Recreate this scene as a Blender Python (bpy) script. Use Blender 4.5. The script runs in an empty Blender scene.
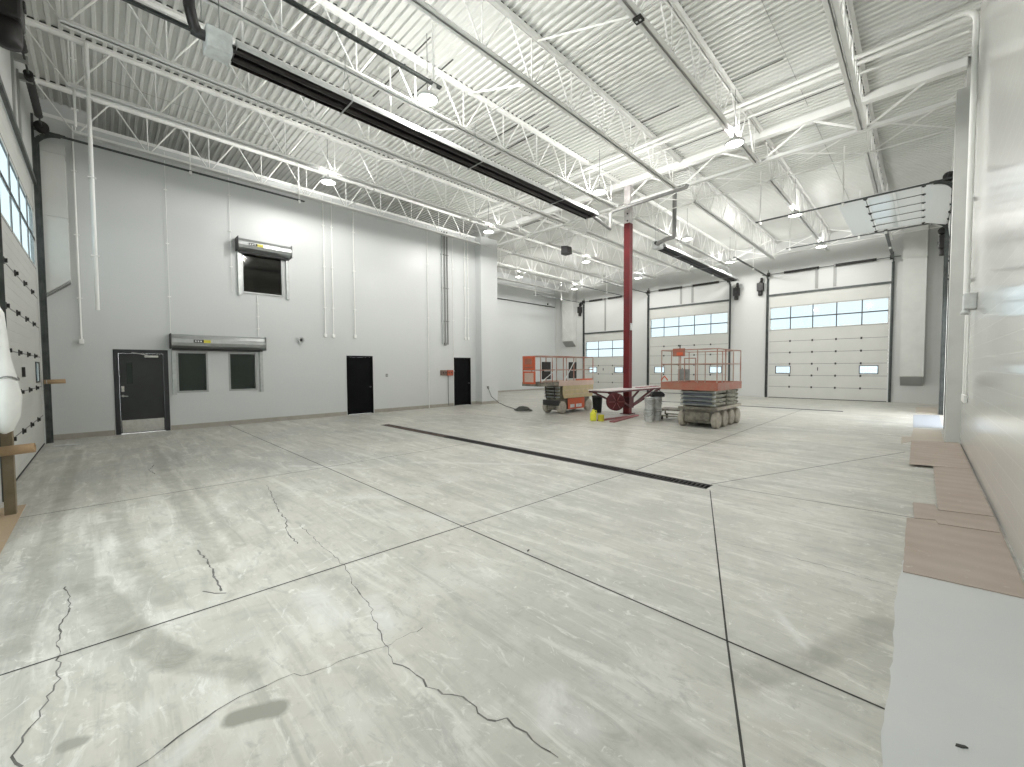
import bpy, bmesh, math, random
from mathutils import Vector, Matrix, Euler
random.seed(7)
PI = math.pi
S = bpy.context.scene
C = S.collection

# ---------------------------------------------------------------- camera
F_PX, YAW, PITCH, ROLL, CAM_H = 409.82, math.radians(44.99), math.radians(2.172), math.radians(-0.3104), 1.68
cam_d = bpy.data.cameras.new('camera'); cam = bpy.data.objects.new('camera', cam_d); C.objects.link(cam)
cam_d.sensor_width = 36; cam_d.lens = F_PX / 1024 * 36; cam_d.clip_start = 0.02; cam_d.clip_end = 500
f_ = Vector((-math.sin(YAW)*math.cos(PITCH), math.cos(YAW)*math.cos(PITCH), -math.sin(PITCH)))
r0 = Vector((math.cos(YAW), math.sin(YAW), 0)); u0 = r0.cross(f_)
r_ = r0*math.cos(ROLL) + u0*math.sin(ROLL); u_ = -r0*math.sin(ROLL) + u0*math.cos(ROLL)
mw = Matrix((( r_.x, u_.x, -f_.x, 0), (r_.y, u_.y, -f_.y, 0), (r_.z, u_.z, -f_.z, CAM_H), (0, 0, 0, 1)))
cam.matrix_world = mw
S.camera = cam

# ---------------------------------------------------------------- world, exposure
S.view_settings.view_transform = 'Standard'; S.view_settings.look = 'None'
S.view_settings.gamma = 1; S.view_settings.use_curve_mapping = False
S.view_settings.exposure = 0.34
W = bpy.data.worlds.new('world'); S.world = W; W.use_nodes = True
bg = W.node_tree.nodes['Background']; bg.inputs[0].default_value = (0.97, 0.99, 1.0, 1); bg.inputs[1].default_value = 3.6
LAMP_W = 44.0         # each high-bay lamp, downward
DOWN = 1.14; UP = 0.66             # UP: fill light added for the deck

# ---------------------------------------------------------------- materials
M = {}
def mat(name, col, rough=0.6, metal=0.0, spec=0.5, emit=None, estr=1.0, coat=0.0, coat_r=0.1):
    m = bpy.data.materials.new(name); m.use_nodes = True
    b = m.node_tree.nodes['Principled BSDF']
    b.inputs['Base Color'].default_value = (*col, 1); b.inputs['Roughness'].default_value = rough
    b.inputs['Metallic'].default_value = metal; b.inputs['Specular IOR Level'].default_value = spec
    if coat: b.inputs['Coat Weight'].default_value = coat; b.inputs['Coat Roughness'].default_value = coat_r
    if emit: b.inputs['Emission Color'].default_value = (*emit, 1); b.inputs['Emission Strength'].default_value = estr
    M[name] = m; return m
class NT:
    def __init__(s, m): s.m = m; s.t = m.node_tree; s.n = s.t.nodes; s.l = s.t.links; s.b = s.n['Principled BSDF']
    def new(s, typ, **k):
        n = s.n.new(typ)
        for a, v in k.items(): setattr(n, a, v)
        return n
    def link(s, a, b): s.l.new(a, b)
    def math(s, op, a, b=None, c=None, clamp=False):
        n = s.new('ShaderNodeMath', operation=op); n.use_clamp = clamp
        for i, v in enumerate((a, b, c)):
            if v is None: continue
            if isinstance(v, (int, float)): n.inputs[i].default_value = v
            else: s.link(v, n.inputs[i])
        return n.outputs[0]
    def pos(s): return s.new('ShaderNodeNewGeometry').outputs['Position']
    def noise(s, vec, scale, detail=4, rough=0.55, dist=0.0):
        n = s.new('ShaderNodeTexNoise'); s.link(vec, n.inputs['Vector'])
        n.inputs['Scale'].default_value = scale; n.inputs['Detail'].default_value = detail
        n.inputs['Roughness'].default_value = rough; n.inputs['Distortion'].default_value = dist
        return n.outputs[0]
    def ramp(s, v, a, b):
        n = s.new('ShaderNodeMapRange'); s.link(v, n.inputs[0])
        n.inputs[1].default_value, n.inputs[2].default_value = a, b; return n.outputs[0]
    def mix(s, fac, a, b):
        n = s.new('ShaderNodeMix', data_type='RGBA')
        if isinstance(fac, (int, float)): n.inputs[0].default_value = fac
        else: s.link(fac, n.inputs[0])
        for i, v in ((6, a), (7, b)):
            if isinstance(v, tuple): n.inputs[i].default_value = (*v, 1)
            else: s.link(v, n.inputs[i])
        return n.outputs[2]
    def bump(s, h, strength, dist):
        n = s.new('ShaderNodeBump'); n.inputs['Strength'].default_value = strength; n.inputs['Distance'].default_value = dist
        s.link(h, n.inputs['Height']); s.link(n.outputs[0], s.b.inputs['Normal'])

def block_wall(name, axis, col, rough, joint=0.94, coat=0.0, bumpd=0.004, bstr=0.35, ms=0.005):
    """painted concrete block: courses 0.2 m, blocks 0.4 m; axis = wall normal"""
    m = mat(name, col, rough, coat=coat, coat_r=0.09); t = NT(m)
    p = t.pos(); sep = t.new('ShaderNodeSeparateXYZ'); t.link(p, sep.inputs[0])
    cmb = t.new('ShaderNodeCombineXYZ'); t.link(sep.outputs[1 if axis == 0 else 0], cmb.inputs[0]); t.link(sep.outputs[2], cmb.inputs[1])
    br = t.new('ShaderNodeTexBrick'); t.link(cmb.outputs[0], br.inputs['Vector'])
    br.inputs['Scale'].default_value = 1; br.inputs['Brick Width'].default_value = 0.4; br.inputs['Row Height'].default_value = 0.2
    br.inputs['Mortar Size'].default_value = ms; br.inputs['Mortar Smooth'].default_value = 0.6
    br.inputs['Color1'].default_value = (*col, 1); br.inputs['Color2'].default_value = (*[c*0.99 for c in col], 1)
    br.inputs['Mortar'].default_value = (*[c*joint for c in col], 1)
    n = t.noise(p, 0.5, 3); c = t.mix(t.ramp(n, 0.3, 0.7), br.outputs[0], tuple(x*0.96 for x in col))
    c2 = t.mix(0.6, br.outputs[0], c)
    t.link(c2, t.b.inputs['Base Color'])
    h = t.math('SUBTRACT', 1.0, br.outputs['Fac'])
    t.bump(h, bstr, bumpd)
    return m
block_wall('wall_white_x', 0, (0.64, 0.655, 0.65), 0.42, joint=0.975, bstr=0.15)
block_wall('wall_white_y', 1, (0.62, 0.63, 0.61), 0.5, joint=0.975, bstr=0.15)
block_wall('wall_gloss_x', 0, (0.64, 0.64, 0.61), 0.30, joint=1.20, coat=0.8, bstr=0.35, ms=0.009)  # joints coloured lighter to stand in for highlights along the courses

def mottled(name, c1, c2, scale, rough, metal=0.0, detail=4, bumpd=0):
    m = mat(name, c1, rough, metal); t = NT(m); p = t.new('ShaderNodeTexCoord').outputs['Object']
    n = t.noise(p, scale, detail); t.link(t.mix(t.ramp(n, 0.35, 0.65), c1, c2), t.b.inputs['Base Color'])
    if bumpd: t.bump(n, 0.4, bumpd)
    return m
mottled('steel_white', (0.90, 0.905, 0.88), (0.87, 0.87, 0.84), 3, 0.45)
mottled('deck_white', (0.75, 0.755, 0.725), (0.71, 0.715, 0.68), 1.2, 0.5)
mottled('door_white', (0.63, 0.63, 0.595), (0.60, 0.605, 0.57), 1.5, 0.42)
mottled('duct_white', (0.66, 0.67, 0.64), (0.61, 0.62, 0.595), 2, 0.4)
mottled('track_grey', (0.06, 0.068, 0.066), (0.10, 0.11, 0.105), 5, 0.45, 0.4)
mottled('galvanised', (0.42, 0.44, 0.43), (0.52, 0.54, 0.53), 9, 0.38, 0.75)
mottled('hood_steel', (0.36, 0.375, 0.37), (0.42, 0.43, 0.425), 6, 0.35, 0.6)
mottled('black_metal', (0.012, 0.011, 0.011), (0.022, 0.020, 0.019), 6, 0.5)
mottled('heater_black', (0.012, 0.009, 0.009), (0.022, 0.018, 0.017), 3, 0.38)
mottled('aluminium', (0.66, 0.67, 0.66), (0.58, 0.59, 0.58), 4, 0.42, 0.6)
mottled('door_dark', (0.018, 0.021, 0.021), (0.024, 0.027, 0.027), 3, 0.4)
mottled('door_black', (0.003, 0.003, 0.004), (0.005, 0.005, 0.006), 3, 0.8); M['door_black'].node_tree.nodes['Principled BSDF'].inputs['Specular IOR Level'].default_value = 0.15
mottled('frame_dark', (0.022, 0.024, 0.027), (0.028, 0.030, 0.032), 3, 0.4)
mottled('stainless', (0.60, 0.59, 0.56), (0.52, 0.51, 0.48), 14, 0.38, 0.7)
mottled('base_tan', (0.36, 0.335, 0.29), (0.42, 0.395, 0.35), 4, 0.7)
mottled('red_paint', (0.15, 0.003, 0.006), (0.11, 0.003, 0.005), 3, 0.55)
mottled('red_dark', (0.10, 0.008, 0.012), (0.06, 0.007, 0.009), 6, 0.5)
mottled('red_board', (0.33, 0.10, 0.10), (0.26, 0.13, 0.13), 9, 0.7)
mottled('primer_worn', (0.70, 0.68, 0.67), (0.45, 0.42, 0.41), 5, 0.6)
mottled('pale_plate', (0.72, 0.68, 0.66), (0.62, 0.55, 0.53), 5, 0.5)
mottled('orange_paint', (0.66, 0.11, 0.04), (0.55, 0.14, 0.07), 5, 0.5)
mottled('salmon_paint', (0.40, 0.115, 0.07), (0.36, 0.18, 0.125), 3, 0.6)
mottled('rail_orange', (0.34, 0.13, 0.09), (0.46, 0.36, 0.30), 2.2, 0.6)
mottled('cream_paint', (0.58, 0.48, 0.27), (0.50, 0.42, 0.25), 5, 0.5)
mottled('pink_cream', (0.66, 0.50, 0.42), (0.60, 0.46, 0.38), 5, 0.5)
mottled('olive_metal', (0.16, 0.16, 0.11), (0.30, 0.29, 0.22), 6, 0.6)
mottled('dusty_steel', (0.26, 0.24, 0.19), (0.12, 0.11, 0.09), 7, 0.6)
mottled('tyre_pale', (0.46, 0.42, 0.35), (0.34, 0.31, 0.26), 8, 0.85)
mottled('tyre_grey', (0.28, 0.27, 0.25), (0.36, 0.35, 0.32), 8, 0.85)
mottled('rubber', (0.018, 0.018, 0.019), (0.03, 0.03, 0.03), 8, 0.8)
mottled('pail_white', (0.70, 0.72, 0.71), (0.55, 0.56, 0.55), 8, 0.5)
mottled('yellow_plastic', (0.80, 0.72, 0.05), (0.62, 0.66, 0.06), 9, 0.45)
mottled('yellow_mark', (0.62, 0.55, 0.04), (0.66, 0.60, 0.06), 9, 0.45)
mottled('wood_post', (0.20, 0.16, 0.10), (0.27, 0.22, 0.15), 6, 0.75)
mottled('card_tube', (0.44, 0.30, 0.17), (0.38, 0.26, 0.15), 6, 0.75)
mottled('plastic_sheet', (0.76, 0.77, 0.74), (0.70, 0.71, 0.69), 4, 0.45, bumpd=0.01)
mottled('grate_iron', (0.012, 0.011, 0.011), (0.03, 0.026, 0.024), 12, 0.6)
mottled('grate_rust', (0.20, 0.15, 0.13), (0.10, 0.075, 0.065), 12, 0.75)
mottled('joint_dark', (0.035, 0.035, 0.032), (0.07, 0.068, 0.06), 6, 0.9)
mottled('crack_dark', (0.10, 0.095, 0.085), (0.24, 0.235, 0.22), 7, 0.9)
mottled('room_beige', (0.45, 0.40, 0.28), (0.42, 0.36, 0.25), 2, 0.8)
mottled('hose_green', (0.075, 0.085, 0.075), (0.12, 0.13, 0.115), 9, 0.6)
mottled('cable_grey', (0.22, 0.22, 0.21), (0.28, 0.28, 0.27), 9, 0.6)
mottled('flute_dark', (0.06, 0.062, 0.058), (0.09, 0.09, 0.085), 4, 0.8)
mottled('deck_lap', (0.40, 0.40, 0.38), (0.46, 0.46, 0.43), 2, 0.6)
mat('outlet_brown', (0.20, 0.14, 0.11), 0.5); mat('outlet_red', (0.42, 0.10, 0.05), 0.5)
mat('lamp_lens', (0.9, 0.9, 0.88), 0.3, emit=(1.0, 0.97, 0.93), estr=14)
mat('ground_pale', (0.80, 0.83, 0.85), 0.9)

def cardboard(name, a, b):
    m = mat(name, a, 0.8); t = NT(m); p = t.pos()
    n = t.noise(p, 1.6, 5, 0.6); w = t.new('ShaderNodeTexWave'); t.link(p, w.inputs[0]); w.bands_direction = 'Y'
    w.inputs['Scale'].default_value = 1.1; w.inputs['Distortion'].default_value = 1.5
    c = t.mix(t.ramp(n, 0.3, 0.7), a, b); c = t.mix(t.math('MULTIPLY', w.outputs[1], 0.18), c, tuple(x*0.75 for x in a))
    sp = t.noise(p, 9, 6, 0.7); c = t.mix(t.ramp(sp, 0.62, 0.72), c, (0.60, 0.56, 0.52))
    t.link(c, t.b.inputs['Base Color']); return m
mat('sheet_blue', (0.34, 0.37, 0.41), 0.6)
cardboard('card_pink', (0.44, 0.36, 0.30), (0.50, 0.43, 0.375))
cardboard('card_cream', (0.57, 0.52, 0.44), (0.52, 0.47, 0.40))
cardboard('card_tan', (0.55, 0.42, 0.28), (0.50, 0.39, 0.27))

m = mat('paper_white', (0.66, 0.67, 0.66), 0.55); t = NT(m); p = t.pos()
n1 = t.noise(p, 0.9, 4); n2 = t.noise(p, 14, 5, 0.7)
c = t.mix(t.ramp(n1, 0.3, 0.7), (0.60, 0.61, 0.605), (0.66, 0.665, 0.655)); c = t.mix(t.ramp(n2, 0.66, 0.75), c, (0.52, 0.53, 0.52))
t.link(c, t.b.inputs['Base Color'])

# glazing: clear, and overhead-door panes tinted to tone down the bright sky
def glazing(name, tint, refl):
    m = bpy.data.materials.new(name); m.use_nodes = True; M[name] = m; nt = m.node_tree; nt.nodes.clear()
    o = nt.nodes.new('ShaderNodeOutputMaterial'); mx = nt.nodes.new('ShaderNodeMixShader'); tr = nt.nodes.new('ShaderNodeBsdfTransparent'); gl = nt.nodes.new('ShaderNodeBsdfGlossy')
    tr.inputs[0].default_value = (*tint, 1); gl.inputs['Roughness'].default_value = 0.03; mx.inputs[0].default_value = refl
    nt.links.new(tr.outputs[0], mx.inputs[1]); nt.links.new(gl.outputs[0], mx.inputs[2]); nt.links.new(mx.outputs[0], o.inputs[0])
glazing('glass', (0.95, 0.98, 0.97), 0.05); glazing('sky_tint_glass', (0.46, 0.505, 0.52), 0.04)
m = bpy.data.materials.new('dark_glass'); m.use_nodes = True; M['dark_glass'] = m
b = m.node_tree.nodes['Principled BSDF']; b.inputs['Base Color'].default_value = (0.012, 0.022, 0.016, 1); b.inputs['Roughness'].default_value = 0.12
m = bpy.data.materials.new('clear_tint'); m.use_nodes = True; M['clear_tint'] = m; nt = m.node_tree; nt.nodes.clear()
o = nt.nodes.new('ShaderNodeOutputMaterial'); mx = nt.nodes.new('ShaderNodeMixShader'); tr = nt.nodes.new('ShaderNodeBsdfTransparent'); gl = nt.nodes.new('ShaderNodeBsdfGlossy')
tr.inputs[0].default_value = (0.35, 0.35, 0.28, 1); gl.inputs['Roughness'].default_value = 0.05; mx.inputs[0].default_value = 0.06
nt.links.new(tr.outputs[0], mx.inputs[1]); nt.links.new(gl.outputs[0], mx.inputs[2]); nt.links.new(mx.outputs[0], o.inputs[0])

# concrete floor with stains, tyre tracks and pale scrapes laid in world metres
def floor_material():
    m = mat('concrete', (0.5, 0.5, 0.48), 0.5); t = NT(m); p = t.pos()
    sep = t.new('ShaderNodeSeparateXYZ'); t.link(p, sep.inputs[0])
    big = t.noise(p, 0.35, 4, 0.5, 0.6); mid = t.noise(p, 1.7, 6, 0.62, 0.4); fine = t.noise(p, 9, 6, 0.7)
    mp = t.new('ShaderNodeMapping'); t.link(p, mp.inputs[0]); mp.inputs['Rotation'].default_value = (0, 0, math.radians(38)); mp.inputs['Scale'].default_value = (0.45, 3.2, 1)
    streak = t.noise(mp.outputs[0], 1.5, 6, 0.65, 0.8)
    rot2 = t.new('ShaderNodeMapping'); t.link(p, rot2.inputs[0]); rot2.inputs['Rotation'].default_value = (0, 0, math.radians(-25)); rot2.inputs['Scale'].default_value = (0.7, 2.2, 1)
    sweep = t.noise(rot2.outputs[0], 2.2, 7, 0.7, 1.6)
    mid2 = t.noise(p, 3.4, 8, 0.72, 1.2); grit = t.noise(p, 26, 5, 0.7)
    mp3 = t.new('ShaderNodeMapping'); t.link(p, mp3.inputs[0]); mp3.inputs['Rotation'].default_value = (0, 0, math.radians(47)); mp3.inputs['Scale'].default_value = (0.25, 6.0, 1)
    brush = t.noise(mp3.outputs[0], 2.5, 6, 0.7, 0.5); blot = t.noise(p, 5.5, 7, 0.75, 2.0)
    K = lambda v, a_, b_, k: t.math('MULTIPLY', t.ramp(v, a_, b_), k)
    c = t.mix(t.ramp(big, 0.38, 0.62), (0.481, 0.478, 0.438), (0.590, 0.566, 0.507))
    c = t.mix(K(mid, 0.50, 0.62, 0.5), c, (0.698, 0.684, 0.644))
    c = t.mix(K(mid, 0.46, 0.36, 0.45), c, (0.397, 0.395, 0.359))
    c = t.mix(K(streak, 0.54, 0.64, 0.5), c, (0.795, 0.779, 0.729))
    c = t.mix(K(streak, 0.46, 0.36, 0.5), c, (0.373, 0.372, 0.336))
    c = t.mix(K(sweep, 0.58, 0.64, 0.5), c, (0.818, 0.802, 0.758))
    c = t.mix(K(sweep, 0.42, 0.35, 0.5), c, (0.361, 0.360, 0.330))
    c = t.mix(K(brush, 0.58, 0.70, 0.35), c, (0.795, 0.779, 0.740))
    c = t.mix(K(brush, 0.42, 0.32, 0.30), c, (0.349, 0.348, 0.318))
    c = t.mix(K(blot, 0.60, 0.68, 0.65), c, (0.860, 0.850, 0.803))
    c = t.mix(K(blot, 0.37, 0.30, 0.45), c, (0.337, 0.336, 0.308))
    c = t.mix(K(mid2, 0.62, 0.67, 0.55), c, (0.860, 0.850, 0.820))
    c = t.mix(K(fine, 0.46, 0.34, 0.4), c, (0.361, 0.354, 0.324))
    c = t.mix(K(grit, 0.66, 0.72, 0.5), c, (0.289, 0.283, 0.262))
    wob = t.math('MULTIPLY', t.math('SUBTRACT', mid, 0.5), 0.12)
    def seg(c, a, b, w, soft, col, amt, breakup=0.0):
        ax, ay = a; bx, by = b; L = math.hypot(bx-ax, by-ay); ux, uy = (bx-ax)/L, (by-ay)/L
        px = t.math('SUBTRACT', sep.outputs[0], ax); py = t.math('SUBTRACT', sep.outputs[1], ay)
        al = t.math('ADD', t.math('MULTIPLY', px, ux), t.math('MULTIPLY', py, uy))
        ac = t.math('ADD', t.math('MULTIPLY', px, -uy), t.math('MULTIPLY', py, ux))
        cl = t.math('SUBTRACT', al, t.math('MINIMUM', t.math('MAXIMUM', al, 0.0), L))
        d = t.math('SQRT', t.math('ADD', t.math('MULTIPLY', cl, cl), t.math('MULTIPLY', ac, ac)))
        d = t.math('ADD', d, wob)
        k = t.ramp(d, w + soft, w)
        k = t.math('MULTIPLY', k, min(0.95, amt*1.15))
        if breakup: k = t.math('MULTIPLY', k, t.ramp(mid2, 0.46-breakup, 0.46+breakup*0.5), clamp=True)
        return t.mix(k, c, col)
    dark = (0.31, 0.30, 0.26); pale = (0.76, 0.755, 0.735)
    for a, b, w, s, col, amt, br in MARKS: c = seg(c, a, b, w, s, dark if col == 'd' else pale, amt if col == 'd' else amt*0.6, br)
    t.link(c, t.b.inputs['Base Color'])
    rr = t.new('ShaderNodeMapRange'); t.link(mid, rr.inputs[0]); rr.inputs[1].default_value = 0.3; rr.inputs[2].default_value = 0.7
    rr.inputs[3].default_value = 0.36; rr.inputs[4].default_value = 0.55; t.link(rr.outputs[0], t.b.inputs['Roughness'])
    t.bump(fine, 0.15, 0.003)
MARKS = [
 # a, b, half width, softness, kind, amount, break-up
 ((-12.5, -0.40), (-7.85, -0.42), 0.05, 0.06, 'd', 0.55, 0.25), ((-7.85, -0.42), (-3.8, -0.41), 0.05, 0.06, 'd', 0.55, 0.25),
 ((-12.0, 0.75), (-8.95, 0.70), 0.05, 0.06, 'd', 0.45, 0.2), ((-8.95, 0.70), (-4.38, 0.66), 0.06, 0.07, 'd', 0.50, 0.25),
 ((-10.5, 0.05), (-6.58, 0.06), 0.06, 0.07, 'd', 0.35, 0.25), ((-6.58, 0.06), (-4.73, 0.16), 0.05, 0.06, 'd', 0.50, 0.25), ((-4.73, 0.16), (-3.85, 0.30), 0.05, 0.05, 'd', 0.45, 0.25),
 ((-4.6, -0.10), (-3.56, 0.08), 0.07, 0.05, 'd', 0.60, 0.2), ((-3.56, 0.08), (-3.02, 0.25), 0.07, 0.05, 'd', 0.62, 0.2), ((-3.02, 0.25), (-2.58, 0.55), 0.06, 0.05, 'd', 0.50, 0.2),
 ((-6.3, -0.06), (-4.55, -0.20), 0.05, 0.06, 'd', 0.35, 0.25),
 ((-7.85, 0.90), (-4.58, 0.89), 0.03, 0.05, 'd', 0.40, 0.25),
 ((-2.30, 0.41), (-2.22, 0.56), 0.045, 0.025, 'd', 0.85, 0.0), ((-2.67, -0.16), (-2.65, -0.11), 0.02, 0.02, 'd', 0.7, 0.0),
 ((-0.63, 2.39), (-0.38, 2.91), 0.05, 0.06, 'd', 0.50, 0.2), ((-0.38, 2.91), (-0.12, 3.58), 0.05, 0.06, 'd', 0.45, 0.2),
 ((-0.67, 3.23), (-0.45, 2.92), 0.012, 0.03, 'p', 0.8, 0.2),
 ((-3.20, 1.06), (-2.75, 1.06), 0.05, 0.10, 'p', 0.75, 0.2), ((-2.79, 1.34), (-2.42, 1.27), 0.035, 0.07, 'p', 0.85, 0.2),
 ((-2.24, 0.16), (-2.34, 0.30), 0.02, 0.04, 'p', 0.8, 0.2), ((-1.33, 1.56), (-1.10, 1.54), 0.04, 0.10, 'p', 0.85, 0.25), ((-1.31, 1.66), (-1.22, 1.42), 0.015, 0.05, 'p', 0.7, 0.2),
 ((-0.92, 1.60), (-0.69, 1.80), 0.04, 0.06, 'd', 0.35, 0.25),
 ((-7.7, 2.3), (-6.6, 3.1), 0.03, 0.06, 'p', 0.7, 0.2), ((-6.4, 3.9), (-4.6, 5.4), 0.03, 0.07, 'p', 0.7, 0.2),
 ((-5.4, 2.1), (-4.6, 2.9), 0.03, 0.08, 'p', 0.6, 0.2), ((-4.3, 2.3), (-3.6, 2.8), 0.04, 0.10, 'p', 0.5, 0.3),
]
floor_material()

# ---------------------------------------------------------------- mesh helpers
class MB:
    def __init__(s): s.v = []; s.f = []; s.mi = []; s.cur = 0; s.sm = []
    def add(s, vs, fs, smooth=False):
        b = len(s.v); s.v += [tuple(v) for v in vs]
        for f in fs: s.f.append([b+i for i in f]); s.mi.append(s.cur); s.sm.append(smooth)
        return s
    def box(s, x0, x1, y0, y1, z0, z1, R=None, at=None):
        vs = [Vector((x, y, z)) for z in (z0, z1) for y in (y0, y1) for x in (x0, x1)]
        if R is not None: vs = [R @ v for v in vs]
        if at is not None: vs = [v + Vector(at) for v in vs]
        return s.add(vs, [(0,2,3,1),(4,5,7,6),(0,1,5,4),(2,6,7,3),(0,4,6,2),(1,3,7,5)])
    def bbox(s, x0, x1, y0, y1, z0, z1, bv=0.01, R=None, at=None):
        """box with bevelled (chamfered) edges"""
        bm = bmesh.new(); bmesh.ops.create_cube(bm, size=1)
        for v in bm.verts: v.co = Vector(((x0+x1)/2 + v.co.x*(x1-x0), (y0+y1)/2 + v.co.y*(y1-y0), (z0+z1)/2 + v.co.z*(z1-z0)))
        bmesh.ops.bevel(bm, geom=bm.edges[:], offset=bv, segments=2, affect='EDGES', profile=0.5)
        bm.verts.index_update()
        vs = [v.co.copy() for v in bm.verts]; fs = [[v.index for v in f.verts] for f in bm.faces]; bm.free()
        if R is not None: vs = [R @ v for v in vs]
        if at is not None: vs = [v + Vector(at) for v in vs]
        return s.add(vs, fs)
    def bar(s, p, q, w, h, up=(0, 0, 1)):
        """rectangular bar from p to q, w across, h along up"""
        p, q = Vector(p), Vector(q); d = (q-p).normalized(); up = Vector(up)
        if abs(d.dot(up)) > 0.98: up = Vector((0, 1, 0)) if abs(d.y) < 0.9 else Vector((1, 0, 0))
        sx = d.cross(up).normalized(); uz = sx.cross(d).normalized()
        vs = [b + sx*a*w/2 + uz*c*h/2 for b in (p, q) for a, c in ((-1,-1),(1,-1),(1,1),(-1,1))]
        return s.add(vs, [(0,3,2,1),(4,5,6,7),(0,1,5,4),(1,2,6,5),(2,3,7,6),(3,0,4,7)])
    def tube(s, pts, r, n=8, cap=True, radii=None):
        pts = [Vector(p) for p in pts]; rings = []; prev = None; base = len(s.v); vs = []
        for i, p in enumerate(pts):
            if i == 0: d = pts[1]-p
            elif i == len(pts)-1: d = p-pts[i-1]
            else: d = (pts[i+1]-p).normalized() + (p-pts[i-1]).normalized()
            d.normalize()
            if prev is None: a = d.orthogonal().normalized()
            else: a = (prev - d*prev.dot(d)).normalized()
            prev = a; b = d.cross(a); rr = radii[i] if radii else r
            vs += [p + (a*math.cos(2*PI*k/n) + b*math.sin(2*PI*k/n))*rr for k in range(n)]
        fs = [(i*n+k, i*n+(k+1) % n, (i+1)*n+(k+1) % n, (i+1)*n+k) for i in range(len(pts)-1) for k in range(n)]
        s.add(vs, fs, True)
        if cap: s.add(vs[:n], [tuple(range(n-1, -1, -1))]); s.add(vs[-n:], [tuple(range(n))])
        return s
    def lathe(s, prof, at, axis='z', n=20):
        """prof = [(r, h)...] round an axis through at"""
        at = Vector(at); vs = []
        for r, h in prof:
            for k in range(n):
                a = 2*PI*k/n; c, si = r*math.cos(a), r*math.sin(a)
                v = {'z': (c, si, h), 'x': (h, c, si), 'y': (si, h, c)}[axis]; vs.append(at + Vector(v))
        fs = [(i*n+k, i*n+(k+1) % n, (i+1)*n+(k+1) % n, (i+1)*n+k) for i in range(len(prof)-1) for k in range(n)]
        s.add(vs, fs, True)
        if prof[0][0] > 1e-4: s.add(vs[:n], [tuple(range(n-1, -1, -1))])
        if prof[-1][0] > 1e-4: s.add(vs[-n:], [tuple(range(n))])
        return s
    def prism(s, poly, lo, hi, axis='z'):
        n = len(poly)
        def P(a, b, h): return {'z': (a, b, h), 'x': (h, a, b), 'y': (a, h, b)}[axis]
        vs = [P(a, b, lo) for a, b in poly] + [P(a, b, hi) for a, b in poly]
        fs = [tuple(range(n-1, -1, -1)), tuple(range(n, 2*n))] + [(i, (i+1) % n, n+(i+1) % n, n+i) for i in range(n)]
        return s.add(vs, fs)
    def build(s, name, m, parent=None, loc=None, fixn=True):
        me = bpy.data.meshes.new(name); me.from_pydata(s.v, [], s.f)
        for mm in (m if isinstance(m, (list, tuple)) else [m]): me.materials.append(M[mm])
        me.polygons.foreach_set('material_index', s.mi); me.polygons.foreach_set('use_smooth', s.sm); me.update()
        if fixn:
            bm = bmesh.new(); bm.from_mesh(me); bmesh.ops.recalc_face_normals(bm, faces=bm.faces); bm.to_mesh(me); bm.free()
        o = bpy.data.objects.new(name, me); C.objects.link(o)
        if parent: o.parent = parent
        if loc is not None: o.location = loc
        return o
def tag(o, label, cat, group=None):
    o['label'] = label; o['category'] = cat
    if group: o['group'] = group
    return o
def thing(name, label, cat, loc=(0, 0, 0), rz=0, group=None):
    o = bpy.data.objects.new(name, None); C.objects.link(o); o.empty_display_size = 0.1
    o.location = loc; o.rotation_euler = (0, 0, rz); return tag(o, label, cat, group)
def struct(o): o['kind'] = 'structure'; return o
def sempty(name, loc, rz=0):
    o = bpy.data.objects.new(name, None); C.objects.link(o); o.location = loc; o.rotation_euler = (0, 0, rz); return struct(o)
def dup(root, loc, rz=None, label=None):
    r = root.copy(); C.objects.link(r); r.location = loc
    if rz is not None: r.rotation_euler = (0, 0, rz)
    if label: r['label'] = label
    for ch in list(root.children):
        c = ch.copy(); C.objects.link(c); c.parent = r
        for g in list(ch.children):
            d = g.copy(); C.objects.link(d); d.parent = c
    return r
def arc(cx, cz, r, a0, a1, n=8):
    return [(cx + r*math.cos(a0+(a1-a0)*i/n), cz + r*math.sin(a0+(a1-a0)*i/n)) for i in range(n+1)]

# ---------------------------------------------------------------- dimensions (metres)
XL, XR, YN, YF = -14.75, 0.62, -0.95, 25.75      # door wall, right wall, near wall, far wall
XR2, XREC, YC = 0.55, -20.8, 13.4                # far part of right wall, recess wall, corner / girder line
DECK, CH = 8.3, 7.3
TH = 0.25

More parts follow.
